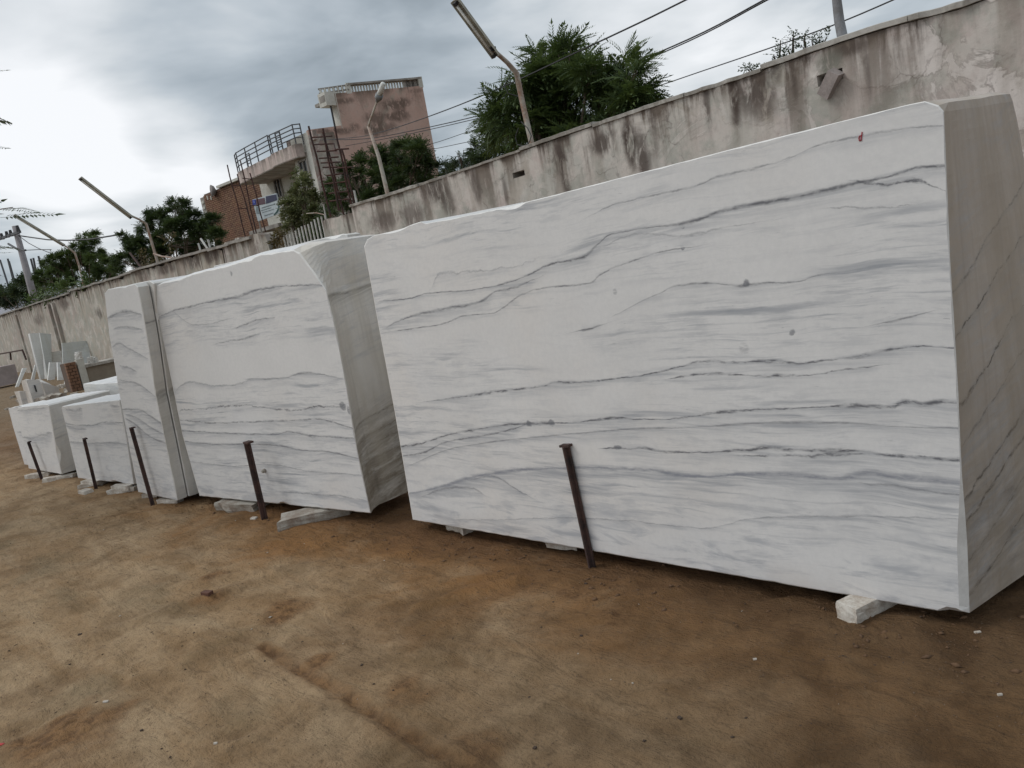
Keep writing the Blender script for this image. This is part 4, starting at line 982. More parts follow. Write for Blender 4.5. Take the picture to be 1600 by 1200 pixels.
# ================================================================== LAMPS ON BENT POLES
def tube_lamp(base, pole, bend, tip, w, label, flare=0., mt='galv'):
    P = [onw(*base) + Vector((0, .10, -.45))] + [onw(*p) + Vector((0, .10, 0)) for p in [base] + pole]
    Xp = P[-1].x; A = atX(*bend, Xp); B = atX(*tip, Xp)
    root = empty('street_lamp', P[1], label, 'lamp', 'tube lamps on bent poles along the wall')
    k = P[-1]; path = P[:]; path.append(k.lerp(A, .35) + Vector((0, 0, .02))); path.append(A)
    mb = MB(); mb.tube(path, [.032] * (len(path) - 2) + [.026, .024], 10); mb.build('pole', M[mt], root, smooth=True)
    d = (B - A).normalized(); sx = Vector((1, 0, 0)); nn = d.cross(sx).normalized()
    if nn.z > 0: nn = -nn                     # underside normal
    st = A - d * .12; L = (B - A).length; Rm = Matrix((d, sx, nn)).transposed()
    hb = MB(); up_ = -nn
    # trough-shaped housing: spine plus two sloping wings
    for a0, a1, z0, z1 in ((-w * .28, w * .28, 0, 0),):
        hb.box(st + d * L / 2 + up_ * .012, (L, w * .55, .035), R=Rm)
    for sgn in (-1, 1):
        c0 = sx * sgn * w * .28; c1 = sx * sgn * w * .5 + nn * .03
        a = st + c0; b = st + c1; e = d * L
        hb.hexa([a, b, b + up_ * .005, a + up_ * .006, a + e, b + e, b + e + up_ * .005, a + e + up_ * .006])
    hs = hb.build('housing', M['housing'], root)
    tb = MB(); tb.tube([st + d * .05 + nn * .035, st + d * (L - .05) + nn * .035], .014, 10); tb.build('tube', M['tubeglass'], root, smooth=True)
    for q in (.03, L - .03):
        cb = MB(); cb.box(st + d * q + nn * .028, (.035, .04, .05), R=Rm); cb.build('tube_holder', M['blackish'], root)
    return root, path, Rm
root, pth, _ = tube_lamp((823, 230), [(805, 150), (798, 114)], (766, 74), (700, -16), .115, 'nearest tube lamp on a bent rusty pole beside the large feathery tree', mt='galv')
mb = MB(); c = atX(770, 72, pth[-1].x); mb.box(c + Vector((0, -.02, -.035)), (.06, .07, .05)); mb.build('choke_box', M['blackish'], root)
mb = MB(); W_ = [onw(793, 118) + Vector((0, .06, 0)), onw(791, 132) + Vector((-.03, .0, 0)), onw(794, 146) + Vector((0, 0, 0)), onw(803, 150) + Vector((0, .06, 0))]; mb.tube(W_, .006, 5); mb.build('cable', M['wire'], root)
mb = MB(); mb.tube([onw(*p) + Vector((0, -.02, 0)) for p in ((816,190),(826,200),(832,212),(829,222),(821,228),(810,226),(807,214),(812,200))], .006, 5); mb.build('cable', M['wire'], root)
tube_lamp((241, 414), [(231, 380), (222, 350)], (200, 335), (118, 272), .19, 'second tube lamp on a bent rusty pole, above the tall narrow slabs')
tube_lamp((126, 448), [(119, 418), (112, 396)], (95, 380), (16, 332), .20, 'third tube lamp on a bent pole, at far left before the small trees', mt='polepaint')
# pole with a lantern head
root = empty('street_lamp', onw(597, 304), 'slim pale pole with a small lantern head, before the pink house', 'lamp')
mb = MB(); mb.tube([onw(599, 312) + Vector((0, .1, -.3))] + [onw(*p) + Vector((0, .1, 0)) for p in ((597,303),(583,245),(567,198))], [.032, .032, .028, .022], 10); mb.build('pole', M['polepaint'], root, smooth=True)
mb = MB(); mb.tube([onw(*p) + Vector((0, .1, 0)) for p in ((567,200),(569,190),(579,162),(581,157))], [.018, .016, .014, .014], 8); mb.build('arm', M['polepaint'], root, smooth=True)
a = onw(582, 154) + Vector((0, .1, 0)); b = onw(590, 130) + Vector((0, .1, 0)); d = (b - a).normalized()
mb = MB(); mb.tube([a - d * .05, a, a + d * .01, a + d * .07], [.022, .045, .055, .055], 10); mb.build('lamp_cap', simple('grey_cast_metal', (.24, .25, .26), .5, .3), root, smooth=True)
mb = MB(); mb.tube([a + d * .06, b, b + d * .01], [.042, .035, .01], 10); mb.build('bulb', M['tubeglass'], root, smooth=True)
mb = MB(); mb.tube([onw(*p) + Vector((0, .12, 0)) for p in ((1311, 75), (1308, 60), (1302, 30), (1297, -12), (1285, -90))], [.042, .042, .04, .036, .03], 10)
tag(mb.build('wall_post', simple('grey_painted_post', (.27, .28, .30), .7, .1, col2=(.17, .165, .165), scale=6), None, onw(1308, 62), smooth=True), 'plain grey post rising from the wall above the diagonal block', 'post')
for k, (a, b, r_, lb) in enumerate([((497, 319), (501, 342), .012, 'short pale stub rod on the wall end beside the gate bars'), ((545, 298), (549, 318), .016, 'short white peg at the end of the cement coping'),
                         ((197, 396), (217, 418), .03, 'short rusty prop leaning on the blackened wall left of the second tube lamp'), ((307, 374), (321, 390), .025, 'slanting grey stick on the blackened wall right of the second tube lamp'), ((303, 381), (307, 392), .02, 'small upright white peg on the blackened wall'), ((318, 375), (322, 389), .02, 'pale upright peg beside the slanting stick')]):
    mb = MB(); mb.tube([onw(*a) + Vector((0, .1, 0)), onw(*b) + Vector((0, .1, -.1))], r_, 6)
    tag(mb.build('peg', M['gatepaint'] if k != 2 else M['rust'], None, onw(*b)), lb, 'peg')
mb = MB(); mb.tube([onw(*p) + Vector((0, .05, 0)) for p in ((237, 397), (250, 401), (267, 403))], .02, 6); tag(mb.build('branch', M['polepaint'], None, onw(237, 397)), 'bare pale stick sticking out beside the second tube lamp pole', 'stick')
mb = MB(); mb.tube([onw(*p) + Vector((0, .05, 0)) for p in ((475, 334), (490, 333), (503, 336))], .008, 6); tag(mb.build('branch', M['polepaint'], None, onw(490, 333)), 'thin bare rod lying above the gate bars', 'stick')


# ================================================================== PINK HOUSE
HY = 17.5; HF = Vector((atY(480, 203, HY).x, HY, 0)); EN = Vector((.92, -.39, 0)); ED = Vector((.39, .92, 0)).normalized()
def E(px, py): return atP(px, py, HF, EN)
house = empty('pink_house', HF, 'pink and white house with a curved railed balcony and blotched end wall, behind the gate', 'house')
pA, pB, pC, pD_, pE_ = E(480, 203), E(533, 196), E(522, 146), E(660, 134), E(657, 120)
zb = pB.z
A0 = Vector((pA.x, pA.y, 0)); B0 = Vector((pD_.x, pD_.y, 0)); inn = -EN.normalized() * .28
mpink = plaster('pink_limewash', base=(.52, .365, .31), pink=(.49, .33, .275), stain=(.13, .085, .065), seed=14., topz=pD_.z, k=.55, lime=.15)
bl = []
for px, py, r_, rz_, k in ((615,165,.55,.30,.85),(590,185,.5,.3,.85),(622,182,.45,.3,.9),(585,205,.5,.25,.8),(600,200,.6,.25,.7),(630,160,.3,.2,.8),(538,158,.4,.14,.75),(520,205,.5,.1,.8),(540,205,.35,.15,.7),(555,198,.2,.2,.7),(500,204,.3,.1,.7),(650,142,.4,.1,.5)):
    q = E(px, py); bl.append((q.x, q.z, r_ * .45, rz_, k))
with_blots(mpink, bl, (.14, .10, .08))
mb = MB(); poly = [A0, B0, pD_, pC, pB.copy(), pA]
n = len(poly); mb.add(poly + [p + inn for p in poly], [tuple(range(n)), tuple(range(n, 2 * n))[::-1]] + [(i, (i + 1) % n, n + (i + 1) % n, n + i) for i in range(n)])
mb.build('end_wall', mpink, house)
# roughly rendered brown-grey lower part left unpainted beside the corner
mrough = plaster('unpainted_render', base=(.27, .21, .19), pink=(.31, .22, .20), stain=(.07, .05, .045), seed=18., topz=pA.z, k=1.2)
e2 = [E(481, 212), E(521, 206), E(538, 262), E(548, 300)]; off = EN.normalized() * .02
q0 = Vector((e2[0].x, e2[0].y, 0)) + off; q1 = Vector((e2[3].x, e2[3].y, 0)) + off
mb = MB(); pl = [q0, q1, e2[3] + off, e2[2] + off, e2[1] + off, e2[0] + off]; pl2 = [p - off * .9 for p in pl]; n = len(pl)
mb.add(pl + pl2, [tuple(range(n)), tuple(range(n, 2 * n))[::-1]] + [(i, (i + 1) % n, n + (i + 1) % n, n + i) for i in range(n)]); mb.build('render_patch', mrough, house)
# roof parapet with pierced balustrade on top of the end wall
zt = pE_.z; zb_ = pD_.z; La = (pD_ - pC).length
def along(t): q = pC.lerp(pD_, t); return Vector((q.x, q.y, 0))
t0 = .17
for a, b, z0, z1, nm in ((t0, 1., zt - .07, zt, 'parapet_rail'), (t0, 1., pC.z + .0, pC.z + .0, None)):
    if nm:
        mb = MB(); mb.bar(along(a) + Vector((0, 0, (z0 + z1) / 2)) - EN * .14, along(b) + Vector((0, 0, (z0 + z1) / 2)) - EN * .14, .30, z1 - z0); mb.build(nm, M['concrete'], house)
def zl(t): return pC.z + (pD_.z - pC.z) * t
nbal = 26
for k in range(nbal):
    t = t0 + (1 - t0) * (k + .5) / nbal; q = along(t) - EN * .14; thick = .10
    solid = (k > 19)
    mb = MB(); mb.bar(q + Vector((0, 0, zl(t) - .02)), q + Vector((0, 0, zt - .06)), .055 if not solid else .21, .06, up=EN); mb.build('baluster', M['white_paint'] if not solid else M['concrete'], house)
for t in (t0, 1 - .012):
    mb = MB(); q = along(t) - EN * .14; mb.bar(q + Vector((0, 0, zl(t) - .05)), q + Vector((0, 0, zt + .01)), .16, .28, up=EN); mb.build('parapet_post', M['white_paint'], house)
# the upper room's front and its boxed canopy, facing the street
yU = pC.y; xU = pC.x; xl = atY(497, 150, yU - .4).x
mb = MB(); mb.hexa([(xU - 2.2, yU + .02, zb - .1), (xU + .02, yU + .02, zb - .1), (xU + .02, yU + .3, zb - .1), (xU - 2.2, yU + .3, zb - .1),
                    (xU - 2.2, yU + .02, pC.z), (xU + .02, yU + .02, pC.z), (xU + .02, yU + .3, pC.z), (xU - 2.2, yU + .3, pC.z)])
mb.v = [(x_ + (0 if i in (1, 2, 5, 6) else 1.75), y_, z_) for i, (x_, y_, z_) in enumerate(mb.v)]
mb.build('upper_wall', M['white_paint'], house)
zc0 = atY(497, 172, yU - .35).z; zc1 = atY(497, 149, yU - .35).z
mb = MB(); mb.box(((xl + xU) / 2, yU - .05, (zc0 + zc1) / 2), (xU - xl, .75, zc1 - zc0)); mb.build('canopy', M['white_paint'], house)
mb = MB(); mb.box(((xl + xU) / 2 + .02, yU - .05, (zc0 + zc1) / 2 + .02), ((xU - xl) * .75, .77, (zc1 - zc0) * .45)); mb.build('canopy_panel', M['concrete'], house)
q = atY(518, 172, yU - .2); mb = MB(); mb.tube([(q.x, q.y, zc0), (q.x, q.y, pA.z - .1)], .035, 6); mb.build('canopy_post', M['blackish'], house)
pr0 = Vector((xl + .05, yU - .38, zc1)); pr1 = along(t0) + Vector((0, 0, zt - .03)) 
for zz in (0., .16):
    mb = MB(); mb.bar(pr0 + Vector((0, 0, zz + .03)), Vector((pr1.x, pr1.y, pr1.z - .2 + zz)), .06, .05); mb.build('parapet_rail', M['concrete'], house)
for k in range(7):
    t = (k + .5) / 7; a = pr0.lerp(Vector((pr1.x, pr1.y, pr1.z - .2)), t); mb = MB(); mb.bar(a + Vector((0, 0, -.15)), a + Vector((0, 0, .18)), .07, .07); mb.build('baluster', M['white_paint'], house)
mb = MB(); mb.box((xU - 1.0, yU + 1.4, pC.z - .06), (1.3, 2.4, .12)); mb.build('roof_slab', M['concrete'], house)
# front walls: recessed white wall under the balcony and the wing by the corner
yR = HY + 1.7; xR0 = atY(408, 300, yR).x; xR1 = HF.x + .39 / .92 * (yR - HY) - .3
zD = pA.z - .05
mb = MB(); mb.box(((xR0 + xR1) / 2, yR + .12, zD / 2), (xR1 - xR0, .24, zD)); mb.build('front_wall', M['white_paint'], house)
wgx = atY(466, 270, HY + .1).x
mb = MB(); mb.hexa([(wgx, HY + .05, 0), (HF.x - .02, HY + .05, 0), (HF.x + .5, HY + 1.6, 0), (wgx, HY + 1.6, 0), (wgx, HY + .05, zD), (HF.x - .02, HY + .05, zD), (HF.x + .5, HY + 1.6, zD), (wgx, HY + 1.6, zD)]); mb.build('wing_wall', M['white_paint'], house)
darkin = simple('dark_window_glass', (.03, .035, .035), .25, 0, scale=3, bump=0)
def window(cx, y, cz, w, h):
    mb = MB(); 
    for (dx, dz, ww, hh) in ((-w / 2, 0, .07, h + .07), (w / 2, 0, .07, h + .07), (0, h / 2, w, .07), (0, -h / 2, w, .07), (0, 0, .04, h)):
        mb.box((cx + dx, y - .03, cz + dz), (ww, .09, hh))
    f_ = mb.build('window', M['concrete'], house); mb = MB(); mb.box((cx, y - .012, cz), (w, .02, h)); mb.build('pane', darkin, f_)
q = atY(479, 273, HY + .05); window(q.x, HY + .05, q.z, .55, 1.05)
q = atY(436, 292, yR); window(q.x, yR, q.z, .5, .9)
q0 = atY(420, 352, yR); mb = MB(); mb.box((q0.x + .6, yR - .3, q0.z - .2), (2.6, .7, .16)); mb.build('sunshade', M['concrete'], house)
# curved balcony: plan follows a bulging line, deck, low parapet, steel railing
plan_px = [(368, HY + .42), (371, HY + .22), (386, HY + .10), (404, HY + .0), (426, HY - .12), (429, HY - .30), (468, HY - .30), (480, HY - .05)]
zs0 = atY(425, 264, HY - .15).z; zs1 = zs0 + .16
plan = [Vector((atY(px, 260, y).x, y, 0)) for px, y in plan_px]
back_y = yR
mb = MB(); n = len(plan); zpar = atY(404, 253, HY + .0).z
V = [p + Vector((0, 0, zs0)) for p in plan] + [p + Vector((0, 0, zs1)) for p in plan] + [Vector((p.x, back_y, zs0)) for p in plan] + [Vector((p.x, back_y, zs1)) for p in plan]
F = []
for i in range(n - 1): F += [(i, i + 1, n + i + 1, n + i), (2 * n + i, 2 * n + i + 1, i + 1, i), (n + i, n + i + 1, 3 * n + i + 1, 3 * n + i), (2 * n + i, 3 * n + i, 3 * n + i + 1, 2 * n + i + 1)]
F += [(0, n, 3 * n, 2 * n), (n - 1, 3 * n - 1, 4 * n - 1, 2 * n - 1)]
mb.add(V, F); mb.build('balcony_deck', plaster('balcony_soffit', base=(.42, .40, .37), pink=(.46, .38, .35), seed=24., topz=zs1, k=.5), house)
mpar = plaster('balcony_parapet', base=(.60, .50, .46), pink=(.58, .46, .42), stain=(.16, .14, .13), seed=27., topz=zpar, k=.6, lime=.3)
mb = MB()
for i in range(n - 1):
    a, b = plan[i], plan[i + 1]; d = (b - a).normalized(); nn = Vector((d.y, -d.x, 0)); a2 = a - nn * .03 + d * 0; b2 = b - nn * .03
    za = zpar - (.0 if i > 3 else .04)
    mb.hexa([a + nn * .012 + Vector((0, 0, zs0 + .03)), b + nn * .012 + Vector((0, 0, zs0 + .03)), b - nn * .12 + Vector((0, 0, zs0 + .03)), a - nn * .12 + Vector((0, 0, zs0 + .03)),
             a + nn * .012 + Vector((0, 0, zpar)), b + nn * .012 + Vector((0, 0, zpar)), b - nn * .12 + Vector((0, 0, zpar)), a - nn * .12 + Vector((0, 0, zpar))])
mb.build('balcony_parapet', mpar, house)
zr_l = atY(388, 229, HY + .2).z; zr_r = atY(462, 193, HY - .2).z
rl = [(0, 4, zr_l), (4, 7, zr_r)]
msteel = simple('dark_painted_railing', (.10, .105, .115), .6, .2, scale=9)
for a, b, zt_ in rl:
    for f in (1., .78, .56, .32):
        z = zpar + (zt_ - zpar) * f
        mb = MB(); mb.tube([plan[i] + Vector((0, .06, z)) for i in range(a, b + 1)], .022, 6); mb.build('rail', msteel, house)
    for i in range(a, b + 1):
        for q in (0,):
            p = plan[i].lerp(plan[min(i + 1, n - 1)], q) + Vector((0, .06, 0)); mb = MB(); mb.tube([p + Vector((0, 0, zpar - .05)), p + Vector((0, 0, zt_ + .02))], .025 if q == 0 else .015, 6); mb.build('rail_post', msteel, house)
for k, px in enumerate((378, 432)):
    p = atY(px, 220, HY + (.9 if k == 0 else -.2)); mb = MB()
    for sx_ in (-.16, .16): mb.bar((p.x + sx_, p.y + .1, zpar - .1), (p.x + sx_, p.y + .1, rl[k][2] + .03), .04, .04)
    for f in (.25, .5, .75, 1.): mb.bar((p.x - .16, p.y + .1, zpar + (rl[k][2] - zpar) * f), (p.x + .16, p.y + .1, zpar + (rl[k][2] - zpar) * f), .03, .03)
    mb.build('rail_pillar', msteel, house)
# stepped pier in the parapet near the middle
p = atY(440, 222, HY - .15); mb = MB(); mb.box((p.x + .9, HY + .15, zpar + .16), (1.9, .14, .34)); mb.build('parapet_step', mpar, house)
# signboard on the front
def onS(px, py): return atY(px, py, 15.6)
c4 = [onS(403, 346), onS(438, 333), onS(431, 302), onS(394, 312)]
sign = empty('signboard', (onS(416, 330).x, 15.6, 0), 'small blue, navy and pale signboard with faded unreadable lines, below the balcony', 'sign')
wht = simple('sign_white', (.52, .58, .60), .6, 0, col2=(.44, .50, .53), scale=5, bump=0); navy = simple('sign_navy', (.045, .05, .10), .6, 0, scale=5, bump=0)
blue = simple('sign_blue', (.02, .04, .32), .6, 0, scale=5, bump=0); maroon = simple('sign_maroon', (.13, .07, .09), .6, 0, scale=5, bump=0); gryp = simple('sign_grey', (.22, .27, .29), .6, 0, scale=5, bump=0); dgr = simple('sign_dark_green', (.03, .09, .08), .6, 0, scale=5, bump=0)
mb = MB(); mb.add([p for p in c4] + [p + Vector((0, .05, 0)) for p in c4], [(0, 1, 2, 3), (7, 6, 5, 4), (0, 4, 5, 1), (1, 5, 6, 2), (2, 6, 7, 3), (3, 7, 4, 0)]); mb.build('board', wht, sign)
def patch(nm, pts, mt, k=1):
    P = [onS(*p) + Vector((0, -.006 * k, 0)) for p in pts]; m_ = MB(); n = len(P); m_.add(P + [p + Vector((0, .004, 0)) for p in P], [tuple(range(n)), tuple(range(n, 2 * n))[::-1]] + [(i, (i + 1) % n, n + (i + 1) % n, n + i) for i in range(n)]); m_.build(nm, mt, sign)
patch('emblem_square', [(395.5,320.5),(400.5,319.5),(399.5,311.5),(394.5,312.5)], blue, 2)
patch('emblem_figure', [(397.2,317.5),(398.6,317.2),(398.0,313.2),(396.8,313.5)], simple('sign_pale_blue', (.25, .35, .7), .6, 0, scale=5, bump=0), 3)
patch('maroon_panel', [(401,321),(415,318.5),(413.5,309),(400,311.5)], maroon, 2)
patch('navy_panel', [(416,318.5),(433.5,312.5),(432,303.5),(415.5,307)], navy, 2)
patch('grey_figure', [(401,334),(407,334),(405,323),(400,323)], gryp, 2)
patch('green_stroke', [(429,336.5),(434,332),(437,325),(436,318),(434.5,318),(435,325),(432,330.5),(428,335)], dgr, 2)
for k, (a, b, y0, s_) in enumerate([(409, 430, 325.5, 1.3), (408, 424, 329.5, .8), (410, 428, 332.5, .7), (413, 427, 337.5, 1.)]):
    sl = -.31; patch('lettering_line', [(a, y0), (b, y0 + sl * (b - a)), (b, y0 + sl * (b - a) - s_), (a, y0 - s_)], gryp, 2)
for px in (399, 434): q = onS(px, 330); mb = MB(); mb.tube([(q.x, 15.66, 0), (q.x, 15.66, onS(px, 312 if px < 410 else 303).z)], .03, 6); mb.build('sign_post', M['concrete'], sign)

# ================================================================== BRICK HOUSE NEXT DOOR
BY = 19.8
bx0 = atY(322, 325, BY).x; bx1 = atY(412, 300, BY).x; bz = atY(350, 291, BY).z
bh = empty('brick_house', (bx0, BY, 0), 'bare red brick house left of the pink house', 'house')
mbrick = simple('red_brick', (.23, .115, .075), .9, 0, col2=(.13, .062, .045), scale=1.7, bump=.5)
mbrick.node_tree.nodes  # varied per brick
g = NT.__new__(NT); g.t = mbrick.node_tree; g.n = g.t.nodes; g.l = g.t.links
b_ = [n for n in g.n if n.type == 'BSDF_PRINCIPLED'][0]; src = b_.inputs['Base Color'].links[0].from_socket
rr = g.new('ShaderNodeNewGeometry').outputs['Random Per Island']; g.put(b_.inputs['Base Color'], g.mix(g.mr(rr, 0, 1, .1, .7, smooth=False), src, (.25, .155, .09)))
mortar = simple('grey_mortar', (.15, .11, .085), .95, 0, scale=5)
mb = MB(); mb.box(((bx0 + bx1) / 2, BY + 2.05, bz / 2), (bx1 - bx0, 4, bz)); mb.build('wall', mortar, bh)
mb = MB(); rng = random.Random(5); z = 2.2; r = 0
while z < bz - .09:
    x = bx0 + (0 if r % 2 else -.12)
    while x < bx1 - .05:
        a = max(x, bx0); b = min(x + .245, bx1)
        if b - a > .05: mb.box(((a + b) / 2, BY + .035 + rng.uniform(-.006, .006), z + .04), (b - a - .018, .08, .078))
        x += .255
    z += .096; r += 1
o = mb.build('bricks', mbrick, bh); o['kind'] = 'stuff'
mb = MB(); a0 = atY(342, 292, BY).x; mb.box(((a0 + bx1) / 2, BY + 1.9, bz + .05), (bx1 - a0, 4.1, .12)); mb.build('roof_slab', M['white_paint'], bh)
mb = MB(); mb.box(((bx0 - .5 + bx0 + .0) / 2, BY + .3, bz - .95), (.5, .5, 1.7)); mb.build('corner_pier', M['concrete'], bh)
for k in range(3):
    mb = MB(); mb.box((bx0 - .22, BY + .02, bz - .35 - .28 * k), (.26, .06, .12)); mb.build('vent_block', M['white_paint'], bh)
for px in (325, 330.5):
    q = atY(px, 309, BY); mb = MB(); mb.box((q.x, BY - .02, q.z), (.08, .04, .2)); mb.build('vent_slot', M['white_paint'], bh)
q = atY(334, 298, BY - .1); mb = MB(); mb.tube([q + Vector((-.02, -.1, 0)), q + Vector((0, 0, 0)), q + Vector((0, .12, 0))], [.30, .24, .05], 14); 
dish = mb.build('water_drum', simple('grey_drum', (.22, .20, .19), .7, 0), None, q + Vector((0, 0, -.3)), smooth=True); tag(dish, 'round grey drum standing on the edge of the brick house roof', 'drum')

# small pale building far away at the left edge
q = atY(8, 470, 18.); far = empty('far_building', (q.x, 18, 0), 'tiny pale building with bare rods at the far left edge', 'building')
x0 = atY(-30, 480, 18.).x; x1 = atY(19, 465, 18.).x; zt_ = atY(10, 450, 18.).z
mb = MB(); mb.box(((x0 + x1) / 2, 20, zt_ / 2), (x1 - x0, 4, zt_)); mb.build('wall', simple('pale_blue_wall', (.50, .53, .60), .8, 0, scale=1), far)
q = atY(4, 463, 18.); mb = MB(); mb.box((q.x, 17.97, q.z), (.9, .08, 1.)); mb.build('window', darkin, far)
for a, b in (((0, 406), (11, 440)), ((12, 404), (25, 455)), ((14, 408), (28, 458)), ((60, 400), (66, 425)), ((48, 404), (54, 428)), ((52, 403), (57, 428))):
    mb = MB(); A = atY(*a, 18.5); B = atY(*b, 18.5); mb.tube([A, B, Vector((B.x, B.y, zt_ - 1))], .07, 6); mb.build('rod', msteel, far)


# ================================================================== UTILITY POLE AND WIRES
PY_ = 14.
up0 = atY(49, 455, PY_); up1 = atY(23, 353, PY_)
pole = empty('utility_pole', (up0.x, PY_, 0), 'distant concrete utility pole with two crossarms at far left', 'utility pole')
mcon = simple('pole_concrete', (.34, .32, .33), .85, 0, scale=3)
mb = MB(); mb.tube([(up0.x, PY_, 0), (up1.x, PY_, up1.z)], [.26, .15], 8); mb.build('shaft', mcon, pole, smooth=True)
for (a, b, w_) in (((-5, 375), (31, 362), .13), ((12, 382), (40, 391), .09)):
    mb = MB(); A = atY(*a, PY_ - .2); B = atY(*b, PY_ - .2)
    if w_ < .1: A = atY(13, 381, PY_ - .2); mb.tube([A, atY(30, 391, PY_ - .2), B], .06, 6)
    else: mb.bar(A, B, w_, w_)
    mb.build('crossarm', msteel, pole)
for p in ((3, 370), (11, 367), (17, 365), (28, 358)):
    q = atY(*p, PY_ - .2); mb = MB(); mb.tube([q + Vector((0, 0, -.15)), q + Vector((0, 0, .2))], [.12, .07], 6); mb.build('insulator', M['blackish'], pole)

def wire(pts, label, r=.012, y0=None, y1=None, pw=1.5):
    """pts in order right to left with depth running from y0 to y1"""
    P = []; xs_ = [p[0] for p in pts]
    for p in pts:
        t = (xs_[0] - p[0]) / (xs_[0] - xs_[-1]); y = y0 + (y1 - y0) * t ** pw; P.append(atY(p[0], p[1], y))
    # finer path through the measured points
    Q = []
    for i in range(len(P) - 1):
        a = P[max(i - 1, 0)]; b = P[i]; c = P[i + 1]; d = P[min(i + 2, len(P) - 1)]
        for k in range(4):
            t = k / 4; Q.append(.5 * ((2 * b) + (c - a) * t + (2 * a - 5 * b + 4 * c - d) * t * t + (3 * b - a - 3 * c + d) * t ** 3))
    Q.append(P[-1]); mb = MB(); mb.tube(Q, r, 5)
    return tag(mb.build('overhead_wire', M['wire'], None, P[0]), label, 'wire', 'overhead wires')
wire([(1180,-54),(1075,-2),(1000,35),(900,82),(800,129),(720,163),(650,189),(600,205),(560,214),(500,219)], 'uppermost overhead wire, crossing in front of the leafy tree and the nearest lamp pole', .010, 7.9, 17.3, 4.)
wire([(1290,-52),(1195,-1),(1100,50),(1000,94),(900,134),(770,175),(650,203),(570,217),(505,218)], 'upper strand of the close pair of wires entering the leafy tree from the right', .012, 10.5, 17.3)
wire([(1290,-47),(1195,2),(1100,53),(1000,97.5),(900,138),(770,179),(650,207),(590,219),(540,228)], 'lower strand of the close pair of wires entering the leafy tree from the right', .010, 10.5, 17.6)
wire([(1500,-48),(1395,0),(1300,40),(1200,76),(1100,110),(1000,143),(900,168),(770,194),(687,221),(660,228)], 'lone lower wire passing behind the small climbing plants on the wall', .010, 10.5, 21.)
wire([(900,190),(780,212),(725,223),(687,231),(670,234)], 'lowest short wire running from the dark tree to the right edge of the pink house', .010, 12., 21.5)
def wire2(pts, y0, label, r=.03):
    P = [atY(p[0], p[1], y0 + 0 * i) for i, p in enumerate(pts)]; mb = MB(); mb.tube(P, r, 5); return tag(mb.build('overhead_wire', M['wire'], None, P[0]), label, 'wire', 'overhead wires')
wire2([(29,368),(50,371),(75,374.5),(105,375.5),(140,374),(190,366)], PY_, 'far wire running from the utility pole into the left trees', .035)
wire2([(30,369),(45,380),(60,388),(80,396)], PY_, 'faint slanting wire below the far wire at the utility pole', .02)
wire2([(40,391),(60,390),(80,390)], PY_, 'short level wire from the lower crossarm of the utility pole', .02)


# ================================================================== FOLIAGE
def leaf_template(npairs, w, l, droop=.25, seed=0):
    """pinnate frond along +x, unit length; returns verts, tri faces (pairs of leaflets as folded diamonds)"""
    rng = random.Random(seed); V = []; F = []
    for i in range(npairs):
        t = .12 + .85 * i / (npairs - 1); s = l * (1 - .45 * abs(t - .45) / .55)
        for sg in (-1, 1):
            a = math.radians(62 - 22 * t + rng.uniform(-9, 9)); bx, bz = t, -droop * t * t
            dx, dy = math.cos(a) * s, sg * math.sin(a) * s; dz = -.22 * s + rng.uniform(-.12, .12) * s
            hw = w * s; k = len(V)
            V += [(bx, 0, bz), (bx + dx * .5 + hw, dy * .5, bz + dz * .3), (bx + dx, dy, bz + dz), (bx + dx * .5 - hw, dy * .5, bz + dz * .3)]
            F.append((k, k + 1, k + 2, k + 3))
    # terminal leaflet
    k = len(V); V += [(.95, 0, -droop * .9), (1.03, .5 * w * l * 2, -droop), (1.16, 0, -droop * 1.2), (1.03, -.5 * w * l * 2, -droop)]; F.append((k, k + 1, k + 2, k + 3))
    k = len(V); V += [(0, -.006, 0), (0, .006, 0), (1, .003, -droop), (1, -.003, -droop)]; F.append((k, k + 1, k + 2, k + 3))
    return np.array(V), np.array(F)
def foliage(name, places, tmpl, mt, parent=None, seed=0):
    """places: list of (origin, direction, scale)"""
    rng = np.random.RandomState(seed); n = len(places); V0, F0 = tmpl
    O = np.array([p[0] for p in places]); D = np.array([p[1] for p in places]); S = np.array([p[2] for p in places])
    D /= np.linalg.norm(D, axis=1)[:, None] + 1e-9
    up = np.tile([0., 0., 1.], (n, 1)) + rng.normal(0, .35, (n, 3)); Yv = np.cross(up, D); Yv /= np.linalg.norm(Yv, axis=1)[:, None] + 1e-9; Zv = np.cross(D, Yv)
    V = (V0[None, :, 0:1] * D[:, None] + V0[None, :, 1:2] * Yv[:, None] + V0[None, :, 2:3] * Zv[:, None]) * S[:, None, None] + O[:, None]
    F = (F0[None] + (np.arange(n) * len(V0))[:, None, None]).reshape(-1, 4)
    o = link(name, np_mesh(name, V.reshape(-1, 3), F), mt)
    if parent is not None:
        o.parent = parent; o.matrix_basis = Matrix.Translation(-parent.location)
    return o
T_long = leaf_template(11, .17, .28, .55, 1); T_neem = leaf_template(6, .24, .34, .45, 2); T_round = leaf_template(3, .34, .55, .2, 3); T_fine = leaf_template(12, .17, .22, .2, 4)
L_dark = leafmat('dark_green_leaves', (.034, .06, .026), (.085, .125, .042), (.02, .036, .018))
L_mid = leafmat('mid_green_leaves', (.06, .10, .036), (.13, .18, .055), (.03, .054, .022))
L_light = leafmat('yellow_green_leaves', (.15, .17, .08), (.26, .26, .13), (.05, .07, .03))
L_blue = leafmat('dull_green_leaves', (.035, .058, .035), (.075, .105, .055), (.018, .03, .018))
L_dry = leafmat('dry_brown_leaves', (.13, .09, .045), (.20, .15, .08), (.06, .045, .025))

